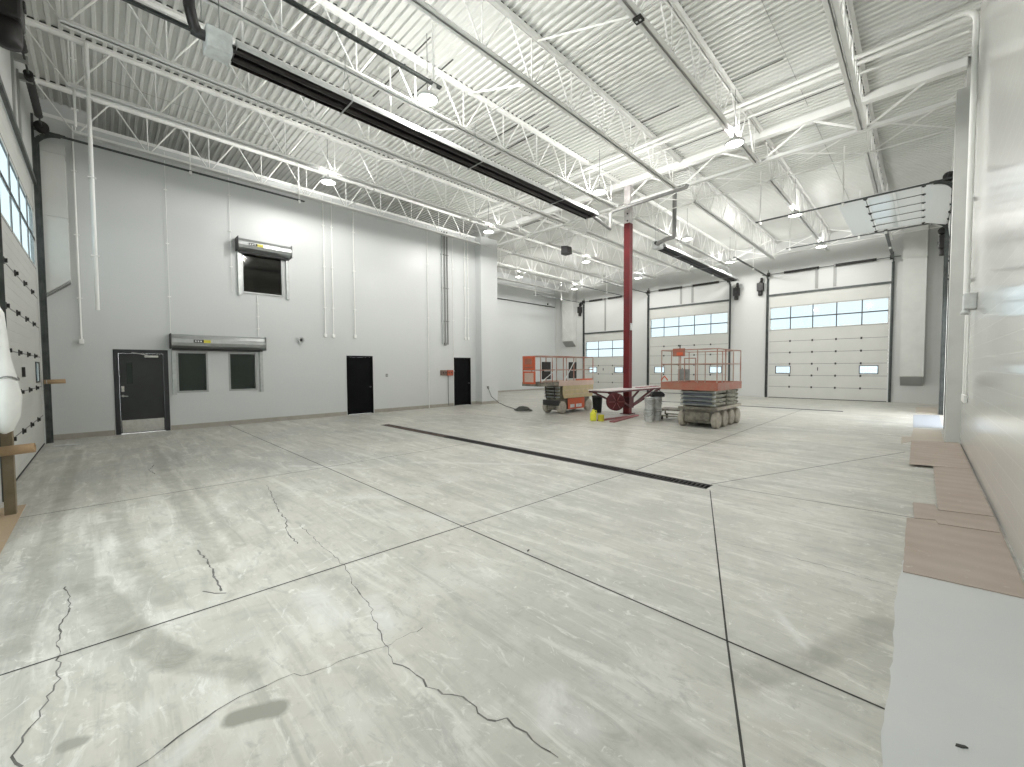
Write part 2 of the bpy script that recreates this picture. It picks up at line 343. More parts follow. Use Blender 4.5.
def wall(name, axis, c0, c1, u0, u1, z0, z1, holes, m):
    """slab between c0..c1 on its normal axis with rectangular openings (u0,u1,z0,z1)"""
    us = sorted({u0, u1, *[h[0] for h in holes], *[h[1] for h in holes]}); zs = sorted({z0, z1, *[h[2] for h in holes], *[h[3] for h in holes]})
    b = MB()
    def inside(u, z): return u0 < u < u1 and z0 < z < z1 and not any(h[0] < u < h[1] and h[2] < z < h[3] for h in holes)
    def P(c, u, z): return (c, u, z) if axis == 0 else ((u, c, z) if axis == 1 else (u, z, c))
    nu, nz = len(us)-1, len(zs)-1
    ok = [[inside((us[i]+us[i+1])/2, (zs[j]+zs[j+1])/2) for j in range(nz)] for i in range(nu)]
    for i in range(nu):
        for j in range(nz):
            if not ok[i][j]: continue
            a, bb, c, d = us[i], us[i+1], zs[j], zs[j+1]
            for cc in (c0, c1): b.add([P(cc, a, c), P(cc, bb, c), P(cc, bb, d), P(cc, a, d)], [(0, 1, 2, 3)])
            if i == 0 or not ok[i-1][j]: b.add([P(c0, a, c), P(c1, a, c), P(c1, a, d), P(c0, a, d)], [(0, 1, 2, 3)])
            if i == nu-1 or not ok[i+1][j]: b.add([P(c0, bb, c), P(c1, bb, c), P(c1, bb, d), P(c0, bb, d)], [(0, 1, 2, 3)])
            if j == 0 or not ok[i][j-1]: b.add([P(c0, a, c), P(c1, a, c), P(c1, bb, c), P(c0, bb, c)], [(0, 1, 2, 3)])
            if j == nz-1 or not ok[i][j+1]: b.add([P(c0, a, d), P(c1, a, d), P(c1, bb, d), P(c0, bb, d)], [(0, 1, 2, 3)])
    return struct(b.build(name, m))

# ---------------------------------------------------------------- room shell
DRAIN1 = (-11.4, -2.06, 5.82, 6.10); DRAIN2 = (-9.0, -2.03, 19.25, 19.50)
floor = wall('floor', 2, -0.2, 0.0, XREC-0.3, XR+0.3, YN-0.3, YF+0.3, [DRAIN1, DRAIN2], 'concrete')
g = MB(); g.box(-150, 150, -150, 150, -0.45, -0.25); struct(g.build('ground', 'ground_pale'))

# doors: X0, X1, height (hole)
FD = [(-17.95, -14.45, 4.2), (-12.80, -8.0, 5.5), (-5.92, -1.12, 5.5)]
ND = [(-14.12, -8.42, 5.9), (-6.6, -1.8, 5.9)]
wall('wall_far', 1, YF, YF+TH, XREC-TH, XR+TH, 0, 8.6, [(a, b, 0, h) for a, b, h in FD], 'wall_white_y')
wall('wall_near', 1, YN-0.09, YN, XL-1.6, XR+TH, 0, 8.6, [(a, b, 0, h) for a, b, h in ND], 'wall_white_y')
wall('wall_right', 0, XR, XR+TH, YN, 13.4, 0, 8.6, [], 'wall_gloss_x')
pil = MB(); pil.box(0.39, XR+TH, 13.0, 13.42, 0, 7.52); struct(pil.build('wall_pilaster', 'duct_white'))
wall('wall_right_far', 0, XR2, XR2+TH+0.07, 13.42, YF, 0, 8.6, [(15.9, 20.1, 0, 5.5)], 'wall_gloss_x')
PD = [(0.27, 1.25, 2.17), (6.28, 7.28, 2.16), (11.08, 12.05, 2.16)]
WN = [(1.48, 2.20, 1.03, 2.20), (2.70, 3.44, 1.03, 2.20), (3.10, 4.26, 4.02, 5.27)]
wall('wall_left', 0, XL-TH, XL, YN, YC, 0, 7.7, [(a, b, 0, h) for a, b, h in PD] + WN, 'wall_white_x')
# corner pier beside the third door, standing proud of the wall
p_ = MB(); p_.box(XL, -14.35, 12.38, YC, 0, 7.7); struct(p_.build('wall_corner_pier', 'wall_white_x'))
wall('wall_left_upper', 0, -16.5, -16.3, YN, YC, 7.5, 8.6, [], 'wall_white_x')
ld = MB(); ld.box(-16.4, XL-TH+0.02, YN, YC, 7.62, 7.7); ld.box(XL-0.02, XL+0.03, YN, YC, 7.66, 7.74); struct(ld.build('trim_wall_ledge', 'steel_white'))
p_ = MB(); p_.box(-16.3, -15.35, YN, -0.02, 7.7, 8.6); struct(p_.build('wall_left_block', 'wall_white_x'))
wall('wall_recess', 0, XREC-TH, XREC, YC-TH, YF, 0, 8.6, [], 'wall_white_x')
wall('wall_corner_back', 1, YC-TH, YC, XREC, XL-TH, 0, 8.6, [], 'wall_white_y')
bb = MB()
ys = [YN, 0.27-0.07, 1.25+0.07, 6.28-0.03, 7.28+0.03, 11.08-0.02, 12.05+0.02, 12.38]
for i in range(0, 8, 2): bb.box(XL, XL+0.015, ys[i], ys[i+1], 0, 0.13)
bb.box(-14.35, -14.335, 12.38, YC+0.015, 0, 0.13); bb.box(XL, -14.335, 12.365, 12.38, 0, 0.13)
struct(bb.build('baseboard_left', 'base_tan'))
bb = MB(); bb.box(XREC, XREC+0.015, YC, YF, 0, 0.1); struct(bb.build('baseboard_recess', 'base_tan'))

# roof deck: trapezoidal flutes running across, 152 mm pitch
def deck():
    b = MB(); pitch = 0.1524; y = YN-0.2; prof = []
    while y < YF+0.25:
        prof += [(y, DECK), (y+0.046, DECK), (y+0.062, DECK+0.042), (y+pitch-0.016, DECK+0.042)]; y += pitch
    x0, x1 = XREC-0.1, XR+0.2
    vs = [(x, py, pz) for x in (x0, x1) for py, pz in prof]; n = len(prof)
    b.add(vs, [(i, i+1, n+i+1, n+i) for i in range(n-1)])
    o = struct(b.build('ceiling', 'deck_white'))
    for i, (x, ya, yb) in enumerate([(-2.2, -0.8, 12.9), (-2.2, 13.8, 25.6), (-8.9, -0.8, 12.9), (-13.3, 0.3, 12.9), (-8.9, 13.8, 25.6)]):
        s_ = MB(); s_.box(x-0.006, x+0.006, ya, yb, DECK-0.006, DECK+0.001); s_.build('deck_lap', 'deck_lap', o)
    for xa, xb, yy in [(-9.58, -7.3, 8.2), (-9.58, -7.38, 8.87), (-7.7, -7.1, 4.85), (-7.7, -7.26, 5.53), (-9.6, -8.1, 4.87), (-9.6, -8.1, 5.53), (-14.3, -11.4, 14.14), (-3.3, -2.26, 10.58), (-5.9, -4.5, 10.55), (-5.5, -1.2, 12.5)]:
        s_ = MB(); s_.box(xa, xb, yy-0.014, yy+0.014, DECK-0.006, DECK+0.001); s_.build('deck_gap', 'flute_dark', o)
    for jx in JX: cl = MB(); cl.box(jx-0.075, jx+0.075, YN, YC-0.1, DECK+0.002, DECK+0.0415); cl.build('flute_shade', 'flute_dark', o)  # dark filler standing in for the shade inside flutes above the chord
    for jx in [-18.95, -16.70] + JX: cl = MB(); cl.box(jx-0.075, jx+0.075, YC+0.1, YF, DECK+0.002, DECK+0.0415); cl.build('flute_shade', 'flute_dark', o)
    return o
JX = [-14.40, -12.10, -9.97, -7.80, -5.62, -3.36, -1.13]
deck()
top = MB(); top.box(XREC-0.3, XR+0.4, YN-0.3, YF+0.3, 8.6, 8.7); struct(top.build('ceiling_roof', 'deck_white'))

# saw-cut joints and cracks in the slab, children of the floor
def ribbon(pts, w, name, m, jitter=0.0):
    b = MB(); P = []
    for i in range(len(pts)-1):
        (x0, y0), (x1, y1) = pts[i], pts[i+1]; L = math.hypot(x1-x0, y1-y0); n = max(1, int(L/0.045)) if jitter else 1
        for k in range(n):
            q = k/n; P.append((x0+(x1-x0)*q + (random.uniform(-jitter, jitter) if (k or i) else 0), y0+(y1-y0)*q + (random.uniform(-jitter, jitter) if (k or i) else 0)))
    P.append(pts[-1])
    for i in range(len(P)-1):
        (x0, y0), (x1, y1) = P[i], P[i+1]; L = math.hypot(x1-x0, y1-y0) or 1; nx, ny = -(y1-y0)/L, (x1-x0)/L
        ww = w*random.uniform(0.25, 1.15) if jitter else w
        b.add([(x0+nx*ww/2, y0+ny*ww/2, 0.0012), (x0-nx*ww/2, y0-ny*ww/2, 0.0012), (x1-nx*ww/2, y1-ny*ww/2, 0.0012), (x1+nx*ww/2, y1+ny*ww/2, 0.0012)], [(0, 1, 2, 3)])
    return b.build(name, m, floor)
for pts in ([(-14.7, 2.66), (-0.09, 2.66)], [(-3.58, YN), (-3.42, 2.66), (-3.28, 5.8)], [(-3.27, 6.12), (-3.25, 19.2)], [(-7.25, YN), (-7.1, 5.8)],
            [(-2.0, 5.80), (-0.81, 2.67), (-0.49, 1.86), (-0.1, 0.88)], [(-2.0, 6.12), (0.0, 6.3)], [(-2.1, 6.12), (-0.19, 11.03)],
            [(-14.7, 9.6), (-2.4, 9.6)], [(-14.7, 13.4), (0.3, 13.4)], [(-7.5, 13.4), (-7.5, 19.2)]):
    ribbon(pts, 0.012 if len(pts) == 4 else 0.014, 'control_joint', 'joint_dark')
CR = [
 ([(-4.74, .58), (-4.34, .61), (-3.99, .60), (-3.72, .59)], .016), ([(-3.82, .49), (-3.72, .56), (-3.66, .61)], .012),
 ([(-2.31, .05), (-2.34, .14), (-2.38, .26), (-2.43, .40), (-2.43, .56), (-2.41, .69), (-2.34, .77), (-2.32, .91), (-2.31, 1.03), (-2.26, 1.15)], .009),
 ([(-2.26, 1.15), (-2.25, 1.42)], .005),
 ([(-4.67, -.25), (-4.31, -.21), (-3.83, -.25), (-3.56, -.23), (-3.29, -.22), (-3.05, -.26), (-2.88, -.30), (-2.77, -.33), (-2.66, -.29)], .010),
 ([(-3.06, 1.33), (-2.68, 1.28), (-2.33, 1.18), (-2.19, 1.15), (-2.09, 1.13), (-1.92, 1.18), (-1.81, 1.17), (-1.72, 1.20), (-1.63, 1.26), (-1.44, 1.25), (-1.36, 1.32), (-1.26, 1.33), (-1.07, 1.34)], .010),
 ([(-4.7, 1.46), (-3.87, 1.43), (-3.43, 1.41), (-3.06, 1.33)], .006),
 ([(-6.69, 1.65), (-5.4, 1.44), (-4.97, 1.40), (-4.58, 1.30), (-4.21, 1.28)], .012),
 ([(-1.39, 4.15), (-.88, 4.24), (-.52, 4.25), (-.11, 4.21)], .006),
 ([(-9.6, .62), (-9.15, .51), (-8.7, .56)], .012)]
for pts, w in CR: ribbon(pts, w, 'crack', 'crack_dark', 0.012)

# trench drains: sunken channel, edge angles, gratings
def drain(x0, x1, y0, y1, label, ngr, rusty):
    t = thing('trench_drain', label, 'drain', ((x0+x1)/2, (y0+y1)/2, -0.16)); lx = (x1-x0)/2; ly = (y1-y0)/2
    b = MB(); b.box(-lx, lx, -ly, ly, -0.03, 0); b.box(-lx, lx, -ly, -ly+0.012, 0, 0.16); b.box(-lx, lx, ly-0.012, ly, 0, 0.16); b.box(-lx, -lx+0.012, -ly, ly, 0, 0.16); b.box(lx-0.012, lx, -ly, ly, 0, 0.16)
    b.build('channel', 'grate_iron', t)
    b = MB()
    for s in (-1, 1): b.box(-lx, lx, s*(ly-0.018)-0.012, s*(ly-0.018)+0.012, 0.12, 0.161)
    b.build('edge_angle', 'grate_iron', t)
    L = 2*lx/ngr
    for i in range(ngr):
        g_ = MB(); a = -lx + i*L + 0.006; e = -lx + (i+1)*L - 0.006
        for s in (-1, 1): g_.box(a, e, s*(ly-0.045)-0.008, s*(ly-0.045)+0.008, 0.128, 0.158)
        n = max(4, int(L/0.06))
        for k in range(n+1): xx = a + (e-a)*k/n; g_.box(max(a, xx-0.009), min(e, xx+0.009), -ly+0.04, ly-0.04, 0.130, 0.157)
        g_.build('grating', 'grate_rust' if i in rusty else 'grate_iron', t)
drain(*DRAIN1, 'long black trench drain running across the floor in front of the lifts', 15, (0, 1, 2, 3, 4))
drain(*DRAIN2, 'thin dark trench drain in the far bay in front of the far doors', 7, ())

# ---------------------------------------------------------------- joists
JX = [-14.40, -12.10, -9.97, -7.80, -5.62, -3.36, -1.13]
def joist(loc_x, y0, y1, yb0, yb1, n0, lab, grp):
    t = thing('roof_joist', lab, 'roof joist', (loc_x, y0, DECK-0.09), 0, grp)
    L = y1-y0; zt = 0.09; zb = CH-DECK+0.09
    def chord(a, e, z, up):
        b = MB()
        for s in (-1, 1):
            b.box(min(s*0.014, s*0.090), max(s*0.014, s*0.090), a, e, z-0.009 if up else z, z if up else z+0.009)
            b.box(min(s*0.014, s*0.023), max(s*0.014, s*0.023), a, e, z-0.085 if up else z, z if up else z+0.085)
        return b
    chord(0, L, zt, True).build('top_chord', 'steel_white', t)
    chord(yb0-y0, yb1-y0, zb, False).build('bottom_chord', 'steel_white', t)
    w = MB(); y = n0
    while y < yb1-0.02:
        if y > yb0-0.01:
            w.tube([(0, y-y0, zb+0.03), (0, y-y0, zt-0.03)], 0.014, 6)
            for s in (-1, 1):
                yt = y + s*0.62
                if y0+0.02 < yt < y1-0.02: w.tube([(0, y-y0+s*0.03, zb+0.035), (0, yt-y0, zt-0.03)], 0.017, 6)
        y += 1.3
    w.build('web', 'steel_white', t)
    return t
near_names = ['nearest the wall with the black doors', 'second from the wall with the black doors', 'third from the wall with the black doors', 'just left of the long black heater as seen from the camera',
              'third from the block wall on the right', 'second from the block wall on the right', 'nearest the block wall on the right']
near_names[3] = 'in the middle, fourth from either side wall'
for x, nm in zip(JX, near_names):
    joist(x, YN+0.01, YC-0.10, -0.30, 12.98, -0.27, 'white open-web roof joist of the near bay, ' + nm, 'white roof joists of the near bay')
far_names = ['nearest the blue-lit recess wall', 'second from the recess wall', 'third from the recess wall', 'fourth from the recess wall', 'fifth from the recess wall', 'above the far black tube heater',
             'fourth from the right wall' , 'third from the right wall', 'second from the right wall', 'nearest the right wall']
FX = [-18.95, -16.70] + JX
far_names = ['nearest the blue-lit recess wall', 'second from the recess wall', 'third from the recess wall', 'fourth from the recess wall', 'fifth from the recess wall', 'beside the far tube heater',
             'third from the right wall', 'second from the right wall', 'nearest the right wall with the open door']
for x, nm in zip(FX, far_names):
    joist(x, YC+0.10, YF-0.01, 14.45, 25.1, 14.55, 'white open-web roof joist of the far bay, ' + nm, 'white roof joists of the far bay')

# girder line with bottom strut and braces
t = thing('roof_girder', 'deep white steel girder crossing the hall between the near and far bays', 'girder', (XREC, YC, 8.0))
L = 0.55-XREC; b = MB(); b.bbox(0, L, -0.10, 0.10, 0.10, 0.30, 0.02); b.build('beam', 'steel_white', t)
b = MB(); b.box(6.5, 0.39-XREC, -0.055, 0.055, -0.56, -0.545); b.box(6.5, 0.39-XREC, -0.006, 0.006, -0.545, -0.46); b.build('bottom_strut', 'steel_white', t)
for x in JX:
    for s in (-1, 1):
        b = MB(); xx = x-XREC; b.bar((xx+0.03*s, 0, -0.50), (xx+1.05*s, 0, 0.12), 0.05, 0.012, (0, 1, 0)); b.build('brace', 'steel_white', t)
# white pipe running under the girder's near side, lower lip of dark gaps
def bridging(y, z, xs, lab, dirs=(1,)):
    t = thing('joist_bridging', lab, 'bridging', (0, y, z), 0, None)
    if z < 8: b = MB(); b.box(xs[0], xs[-1], -0.02, 0.02, 0, 0.006); b.box(xs[0], xs[-1], 0.014, 0.02, 0, 0.04); b.build('bottom_bar', 'steel_white', t)
    for a, e in zip(xs[:-1], xs[1:]):
        for s in dirs:
            b = MB(); p, q = ((a+0.05, 0, 0.03), (e-0.05, 0, 8.2-z)) if s > 0 else ((a+0.05, 0.03, 8.2-z), (e-0.05, 0.03, 0.03))
            b.bar(p, q, 0.035, 0.008, (0, 1, 0)); b.build('brace', 'steel_white', t)
bridging(6.32, 7.39, JX, 'thin white bridging bars across the middle of the near bay joists', (-1,))
bridging(14.75, 7.39, FX+[0.5], 'white bridging bars just beyond the girder in the far bay', (1, -1))
bridging(24.6, 7.39, FX+[0.5], 'white bridging bars close to the far wall above the doors', (1, -1))
# pipes crossing the ceiling
def pipe(name, pts, r, m, lab, cat='pipe', grp=None, n=10):
    o = Vector(pts[0]); b = MB(); b.tube([Vector(p)-o for p in pts], r, n); ob = b.build(name, m); ob.location = o; return tag(ob, lab, cat, grp)
el = [(0.35+0.2*math.sin(a*PI/12), 11.3, 7.9+0.2*math.cos(a*PI/12)) for a in range(7)]
pipe('ceiling_pipe', [(-14.2, 11.3, 8.1)] + el + [(0.55, 11.3, 3.0)], 0.045, 'steel_white', 'white pipe crossing under the deck and bending down beside the pilaster')
pipe('ceiling_pipe', [(-14.3, 12.1, 8.17), (0.5, 12.1, 8.17)], 0.028, 'steel_white', 'thin white pipe crossing the deck next to the girder')
pipe('ceiling_pipe', [(-14.3, 11.75, 8.22), (0.5, 11.75, 8.22)], 0.05, 'steel_white', 'thick white pipe between the two other ceiling pipes')

# ---------------------------------------------------------------- sectional overhead doors
# local frame: x along the opening (0..w), y into the room, z up
def sectional(name, loc, rz, w, secs, win, cols, small, tz, tlen, opened=0.0, post_x=(), spring=True, win_rows=2, hz=None, pane_m='sky_tint_glass', panel_m='door_white', all_glass=False):
    """secs = section heights bottom to top; win = index of the glazed section"""
    d = sempty(name, loc, rz)
    path_r = 0.42
    tot = sum(secs); z = 0.0; bounds = []
    for h in secs: bounds.append((z, z+h)); z += h
    # door surface position along the track path: s = height along path after opening
    def place(s0):
        """returns (y, z, angle) for distance s0 along track"""
        zc = tz-path_r
        if s0 <= zc: return 0.0, s0, 0.0
        L = path_r*PI/2
        if s0 <= zc+L:
            a = (s0-zc)/path_r; return path_r*(1-math.cos(a)), zc+path_r*math.sin(a), a
        return path_r+(s0-zc-L), tz, PI/2
    for i, (z0, z1) in enumerate(bounds):
        y0, zz0, _ = place(z0+opened); y1, zz1, _ = place(z1+opened)
        ang = math.atan2(y1-y0, zz1-zz0); R = Matrix.Rotation(-ang, 3, 'X'); at = (0, y0, zz0); H = z1-z0
        off = -0.075
        if i != win and not (all_glass and 0 < i):
            b = MB(); xs_ = [0.004, w-0.004]
            hole = small is not None and small[0] == i
            if hole:
                c0, c1 = H*0.2, H*0.78; q = [0.004] + [v for xa in small[1] for v in (xa, xa+0.64)] + [w-0.004]
                b.box(0.004, w-0.004, off, off+0.05, 0.004, c0, R, at); b.box(0.004, w-0.004, off, off+0.05, c1, H-0.004, R, at)
                for k in range(0, len(q), 2): b.box(q[k], q[k+1], off, off+0.05, c0, c1, R, at)
            else:
                b.bbox(0.004, w-0.004, off, off+0.05, 0.004, H-0.004, 0.006, R, at)
                for k in range(1, 4): zz = H*k/4; b.box(0.02, w-0.02, off+0.05, off+0.052, zz-0.006, zz+0.006, R, at)
            pn = b.build('door_panel', panel_m, d)
            if small is not None and small[0] == i:
                for xa in small[1]:
                    f = MB(); a, e, c0, c1 = xa, xa+0.64, H*0.2, H*0.78
                    for q in ((a-0.03, a, c0-0.03, c1+0.03), (e, e+0.03, c0-0.03, c1+0.03), (a, e, c0-0.03, c0), (a, e, c1, c1+0.03)): f.box(q[0], q[1], off+0.045, off+0.062, q[2], q[3], R, at)
                    fr = f.build('lite_frame', 'black_metal', d)
                    g_ = MB(); g_.box(a, e, off+0.02, off+0.03, c0, c1, R, at); g_.build('lite_pane', 'daylit_lite', fr)
        else:
            b = MB(); mb_ = 0.03
            b.box(0.004, 0.05, off, off+0.05, 0, H, R, at); b.box(w-0.05, w-0.004, off, off+0.05, 0, H, R, at); fo = off+0.036
            for k in range(win_rows+1):
                zz = H*k/win_rows; hh = 0.028 if 0 < k < win_rows else 0.05
                b.box(0.004, w-0.004, fo, off+0.05, max(0.003, zz-hh), min(H-0.003, zz+hh), R, at)
            for k in range(1, cols): xx = w*k/cols; b.box(xx-0.018, xx+0.018, fo, off+0.05, 0.01, H-0.01, R, at)
            wf = b.build('window_frame', panel_m, d)
            b = MB(); b.box(0.04, w-0.04, off+0.038, off+0.044, 0.02, H-0.02, R, at); b.build('pane', pane_m, wf)
            b = MB()
            for k in range(1, cols): xx = w*k/cols; b.box(xx-0.022, xx+0.022, off+0.05, off+0.056, 0.02, H-0.02, R, at)
            if win_rows > 1 and not opened: b.box(0.04, w-0.04, off+0.05, off+0.058, H/2-0.028, H/2+0.028, R, at)
            b.build('mullion', 'hinge_dark', wf)
        # hinges on the upper edge of each section
        if i < win-1 or (win < len(bounds) and opened and i >= win-1 and i < len(bounds)-1):
            for k in (range(1, cols) if not opened else range(0, cols+1)):
                xx = min(max(w*k/cols, 0.08), w-0.08)
                if i == win-1 or i == win: pass
                b = MB(); b.box(xx-0.035, xx+0.035, off+0.05, off+0.066, H-0.05, H+0.05, R, at); b.box(xx-0.012, xx+0.012, off+0.06, off+0.095, H-0.03, H+0.03, R, at)
                if k in (0, cols): sx = -1 if k == 0 else 1; b.bar(Vector(at)+R@Vector((xx, off+0.08, H)), Vector(at)+R@Vector((xx+sx*0.12, off+0.08, H)), 0.02, 0.02)
                b.build('hinge', 'hinge_dark', d)
        # dark seal line at the joint
        if i < len(bounds)-1: b = MB(); b.box(0.01, w-0.01, off+0.005, off+0.0525, H-0.009, H+0.009, R, at); b.build('joint_seal', 'seal_grey', d)
    if not opened:
        b = MB(); b.box(0.3*w/cols*0+w*0.545, w*0.545+0.03, off+0.05, off+0.09, secs[0]*2+0.25, secs[0]*2+0.42); b.build('lock_handle', 'hinge_dark', d)
        b = MB(); b.bar((-0.06, 0.02, tot+0.02), (w+0.06, 0.02, tot+0.02), 0.05, 0.10); b.build('top_strut', 'track_grey', d)
    b = MB(); b.box(0.01, w-0.01, -0.08, -0.02, -0.0, 0.03)
    if not opened: b.build('bottom_seal', 'rubber', d)
    # tracks: C-channel swept up the jamb, round the bend and out under the joists
    for sx, tn in ((-1, 'left'), (1, 'right')):
        xx = (-0.09 if sx < 0 else w+0.09)
        pts = [(xx, 0.02, 0.0), (xx, 0.02, tz-path_r)] + [(xx, 0.02+path_r*(1-math.cos(a*PI/16)), tz-path_r+path_r*math.sin(a*PI/16)) for a in range(1, 9)] + [(xx, 0.02+path_r+tlen, tz)]
        b = MB()
        for p, q in zip(pts[:-1], pts[1:]):
            b.bar(p, q, 0.018, 0.10, (0, 1, 0) if q[2]-p[2] > 0.5 else (0, -1, 1))
            o2 = Vector((sx*0.02, 0, 0)); b.bar(Vector(p)+o2, Vector(q)+o2, 0.04, 0.012, (0, 1, 0) if q[2]-p[2] > 0.5 else (0, -1, 1))
        b.build('track', 'track_grey', d)
        b = MB(); b.box(xx-0.05, xx+0.05, 0.0, 0.012, 0, tz-0.1); b.box(xx+sx*0.045-0.006, xx+sx*0.045+0.006, 0.0, 0.11, 0, tz-0.25); b.build('jamb_angle', 'track_grey', d)
        # hanger from the deck near the track's free end and half way
        for q in (0.45, 0.97):
            b = MB(); yy = 0.02+path_r+tlen*q; b.bar((xx, yy, tz-0.07), (xx, yy, 8.22), 0.03, 0.03); b.box(xx-0.04, xx+0.04, yy-0.03, yy+0.03, tz-0.09, tz+0.02); b.build('track_hanger', 'steel_white', d)
        b = MB(); b.bar((xx, 0.0, tz+0.02), (xx, path_r+0.1, tz+0.02), 0.03, 0.04); b.bar((xx, 0.02, tz-0.5), (xx, 0.02, tz+0.35), 0.03, 0.04); b.build('track_bracket', 'track_grey', d)
    if spring:
        sz = tz+0.08; b = MB(); b.tube([(-0.35, 0.16, sz), (w+0.35, 0.16, sz)], 0.016, 8); b.build('spring_shaft', 'track_grey', d)
        for a, e in ((0.10*w, 0.41*w), (0.55*w, 0.86*w)):
            b = MB(); n = 24; prof = [(0.055, 0)] + [(0.058 if k % 2 else 0.066, (e-a)*k/n) for k in range(n+1)] + [(0.055, e-a)]; b.lathe(prof, (a, 0.16, sz), 'x', 14); b.build('torsion_spring', 'black_metal', d)
        for xx in (-0.04, w+0.04):
            b = MB(); b.lathe([(0.03, -0.06), (0.12, -0.06), (0.10, -0.03), (0.10, 0.03), (0.12, 0.06), (0.03, 0.06)], (xx, 0.16, sz), 'x', 16); b.build('cable_drum', 'black_metal', d)
        for px in post_x:
            b = MB(); b.box(px-0.06, px+0.06, 0.0, 0.03, tot+0.12, sz+0.1); b.box(px-0.03, px+0.03, 0.03, 0.2, sz-0.06, sz+0.06); b.build('spring_post', 'post_grey', d)
    return d
mat('seal_grey', (0.20, 0.20, 0.19), 0.6); mat('pane_daylit', (0.85, 0.88, 0.88), 0.08, spec=0.7); mat('panel_daylit', (0.84, 0.86, 0.85), 0.3); mat('hinge_dark', (0.035, 0.035, 0.035), 0.5); mat('post_grey', (0.34, 0.345, 0.33), 0.5)  # open door: daylight on it is put into the pale pane and panel colours
# the small door lites: same tint as the other overhead-door panes
M['daylit_lite'] = M['sky_tint_glass']
SE = [0.605]*6 + [1.23, 0.64]
def far_loc(x1): return (x1, YF, 0)
sectional('door_1', (FD[0][1], YF, 0), PI, 3.5, [0.605]*4 + [1.20, 0.58], 4, 3, (2, (0.35, 2.5)), 6.5, 5.2, post_x=(1.75,))
sectional('door_2', (FD[1][1], YF, 0), PI, 4.8, SE, 6, 5, (2, (0.35, 3.82)), 6.55, 5.3, post_x=(2.05, 2.75))
sectional('door_3', (FD[2][1], YF, 0), PI, 4.8, SE, 6, 5, (2, (0.35, 3.82)), 6.55, 5.3, post_x=(2.02, 2.75))
SN = [0.66]*6 + [1.30, 0.62]
sectional('door_4', (ND[0][0], YN, 0), 0, 5.7, SN, 6, 5, (2, (0.40, 4.6)), 7.08, 5.3, post_x=(2.1, 2.8))
sectional('door_5', (ND[1][0], YN, 0), 0, 4.8, SN, 6, 5, None, 7.08, 5.3, post_x=(2.1, 2.8), win_rows=1, all_glass=True, pane_m='glass')  # out of view; full glazing added to bring daylight onto the foreground floor
sectional('door_6', (XR2, 15.9, 0), PI/2, 4.2, [0.605]*5 + [1.23, 0.66], 5, 5, None, 6.55, 4.2, opened=3.95, spring=True, pane_m='pane_daylit', panel_m='panel_daylit')

# black chain-hoist door operators beside the tracks
def operator(x, y, z, rz, lab):
    t = thing('door_operator', lab, 'door operator', (x, y, z), rz, 'black operators beside the overhead doors')
    b = MB(); b.bbox(-0.16, 0.16, 0.0, 0.24, -0.30, 0.16, 0.03); b.build('gear_case', 'black_metal', t)
    b = MB(); b.lathe([(0.02, -0.30), (0.10, -0.29), (0.11, -0.24), (0.11, 0.0), (0.02, 0.02)], (0.0, 0.12, -0.24), 'z', 16); b.build('motor', 'black_metal', t)
    b = MB(); b.lathe([(0.02, -0.04), (0.13, -0.04), (0.13, 0.04), (0.02, 0.04)], (-0.06, 0.14, 0.30), 'x', 18); b.tube([(-0.06, 0.14, 0.30), (0.1, 0.14, 0.10)], 0.03, 8); b.build('chain_wheel', 'black_metal', t)
    b = MB(); b.bbox(-0.05, 0.05, 0.24, 0.26, -0.12, -0.04, 0.006); b.build('cover_plate', 'hinge_dark', t)
    return t
operator(-6.35, YF, 6.1, PI, 'black door operator on the far wall left of the right-hand far door')
operator(-7.55, YF, 6.0, PI, 'black door operator on the far wall right of the middle far door')
operator(-18.35, YF, 6.1, PI, 'black door operator on the far wall left of the far-left door')
operator(XR2, 20.6, 6.0, PI/2, 'black door operator on the right wall beyond the open door')
operator(-8.75, YN+0.035, 6.72, 0, 'large black door operator at the upper left edge beside the near door').scale = (1.3, 1.3, 1.3)
# ---------------------------------------------------------------- floor coverings by the right wall
def sheet(name, poly, z, th, m, lab, cat, grp=None, wav=0.0):
    P = []
    for i in range(len(poly)):
        (x0, y0), (x1, y1) = poly[i], poly[(i+1) % len(poly)]; n = max(1, int(math.hypot(x1-x0, y1-y0)/0.08)) if wav else 1
        for k in range(n): P.append((x0+(x1-x0)*k/n + (random.uniform(-wav, wav) if k else 0), y0+(y1-y0)*k/n + (random.uniform(-wav, wav) if k else 0)))
    cx = sum(p[0] for p in P)/len(P); cy = sum(p[1] for p in P)/len(P)
    b = MB(); b.prism([(x-cx, y-cy) for x, y in P], 0, th, 'z'); o = b.build(name, m); o.location = (cx, cy, z); return tag(o, lab, cat, grp)
sheet('floor_paper', [(-0.08, -0.9), (0.61, -0.9), (0.61, 4.95), (-0.07, 4.95), (-0.10, 3.9), (-0.08, 3.2), (-0.09, 2.4), (-0.075, 2.25), (-0.10, 2.1)], 0.001, 0.004, 'paper_white', 'wide pale grey-white floor protection sheet at the lower right along the block wall', 'floor covering', None, 0.006)
sheet('cardboard_sheet', [(-0.07, 4.55), (0.585, 4.63), (0.60, 6.3), (0.20, 6.38), (-0.08, 6.20)], 0.006, 0.008, 'card_pink', 'largest pinkish brown cardboard sheet, nearest the camera by the right wall', 'cardboard', 'cardboard sheets along the right wall', 0.003)
sheet('cardboard_sheet', [(-0.02, 6.22), (0.14, 6.30), (0.16, 6.17), (0.60, 6.26), (0.60, 6.88), (0.16, 6.80), (0.15, 7.0), (-0.04, 6.93)], 0.015, 0.006, 'card_pink', 'narrow notched cardboard strip lying over the largest brown sheet', 'cardboard', 'cardboard sheets along the right wall', 0.003)
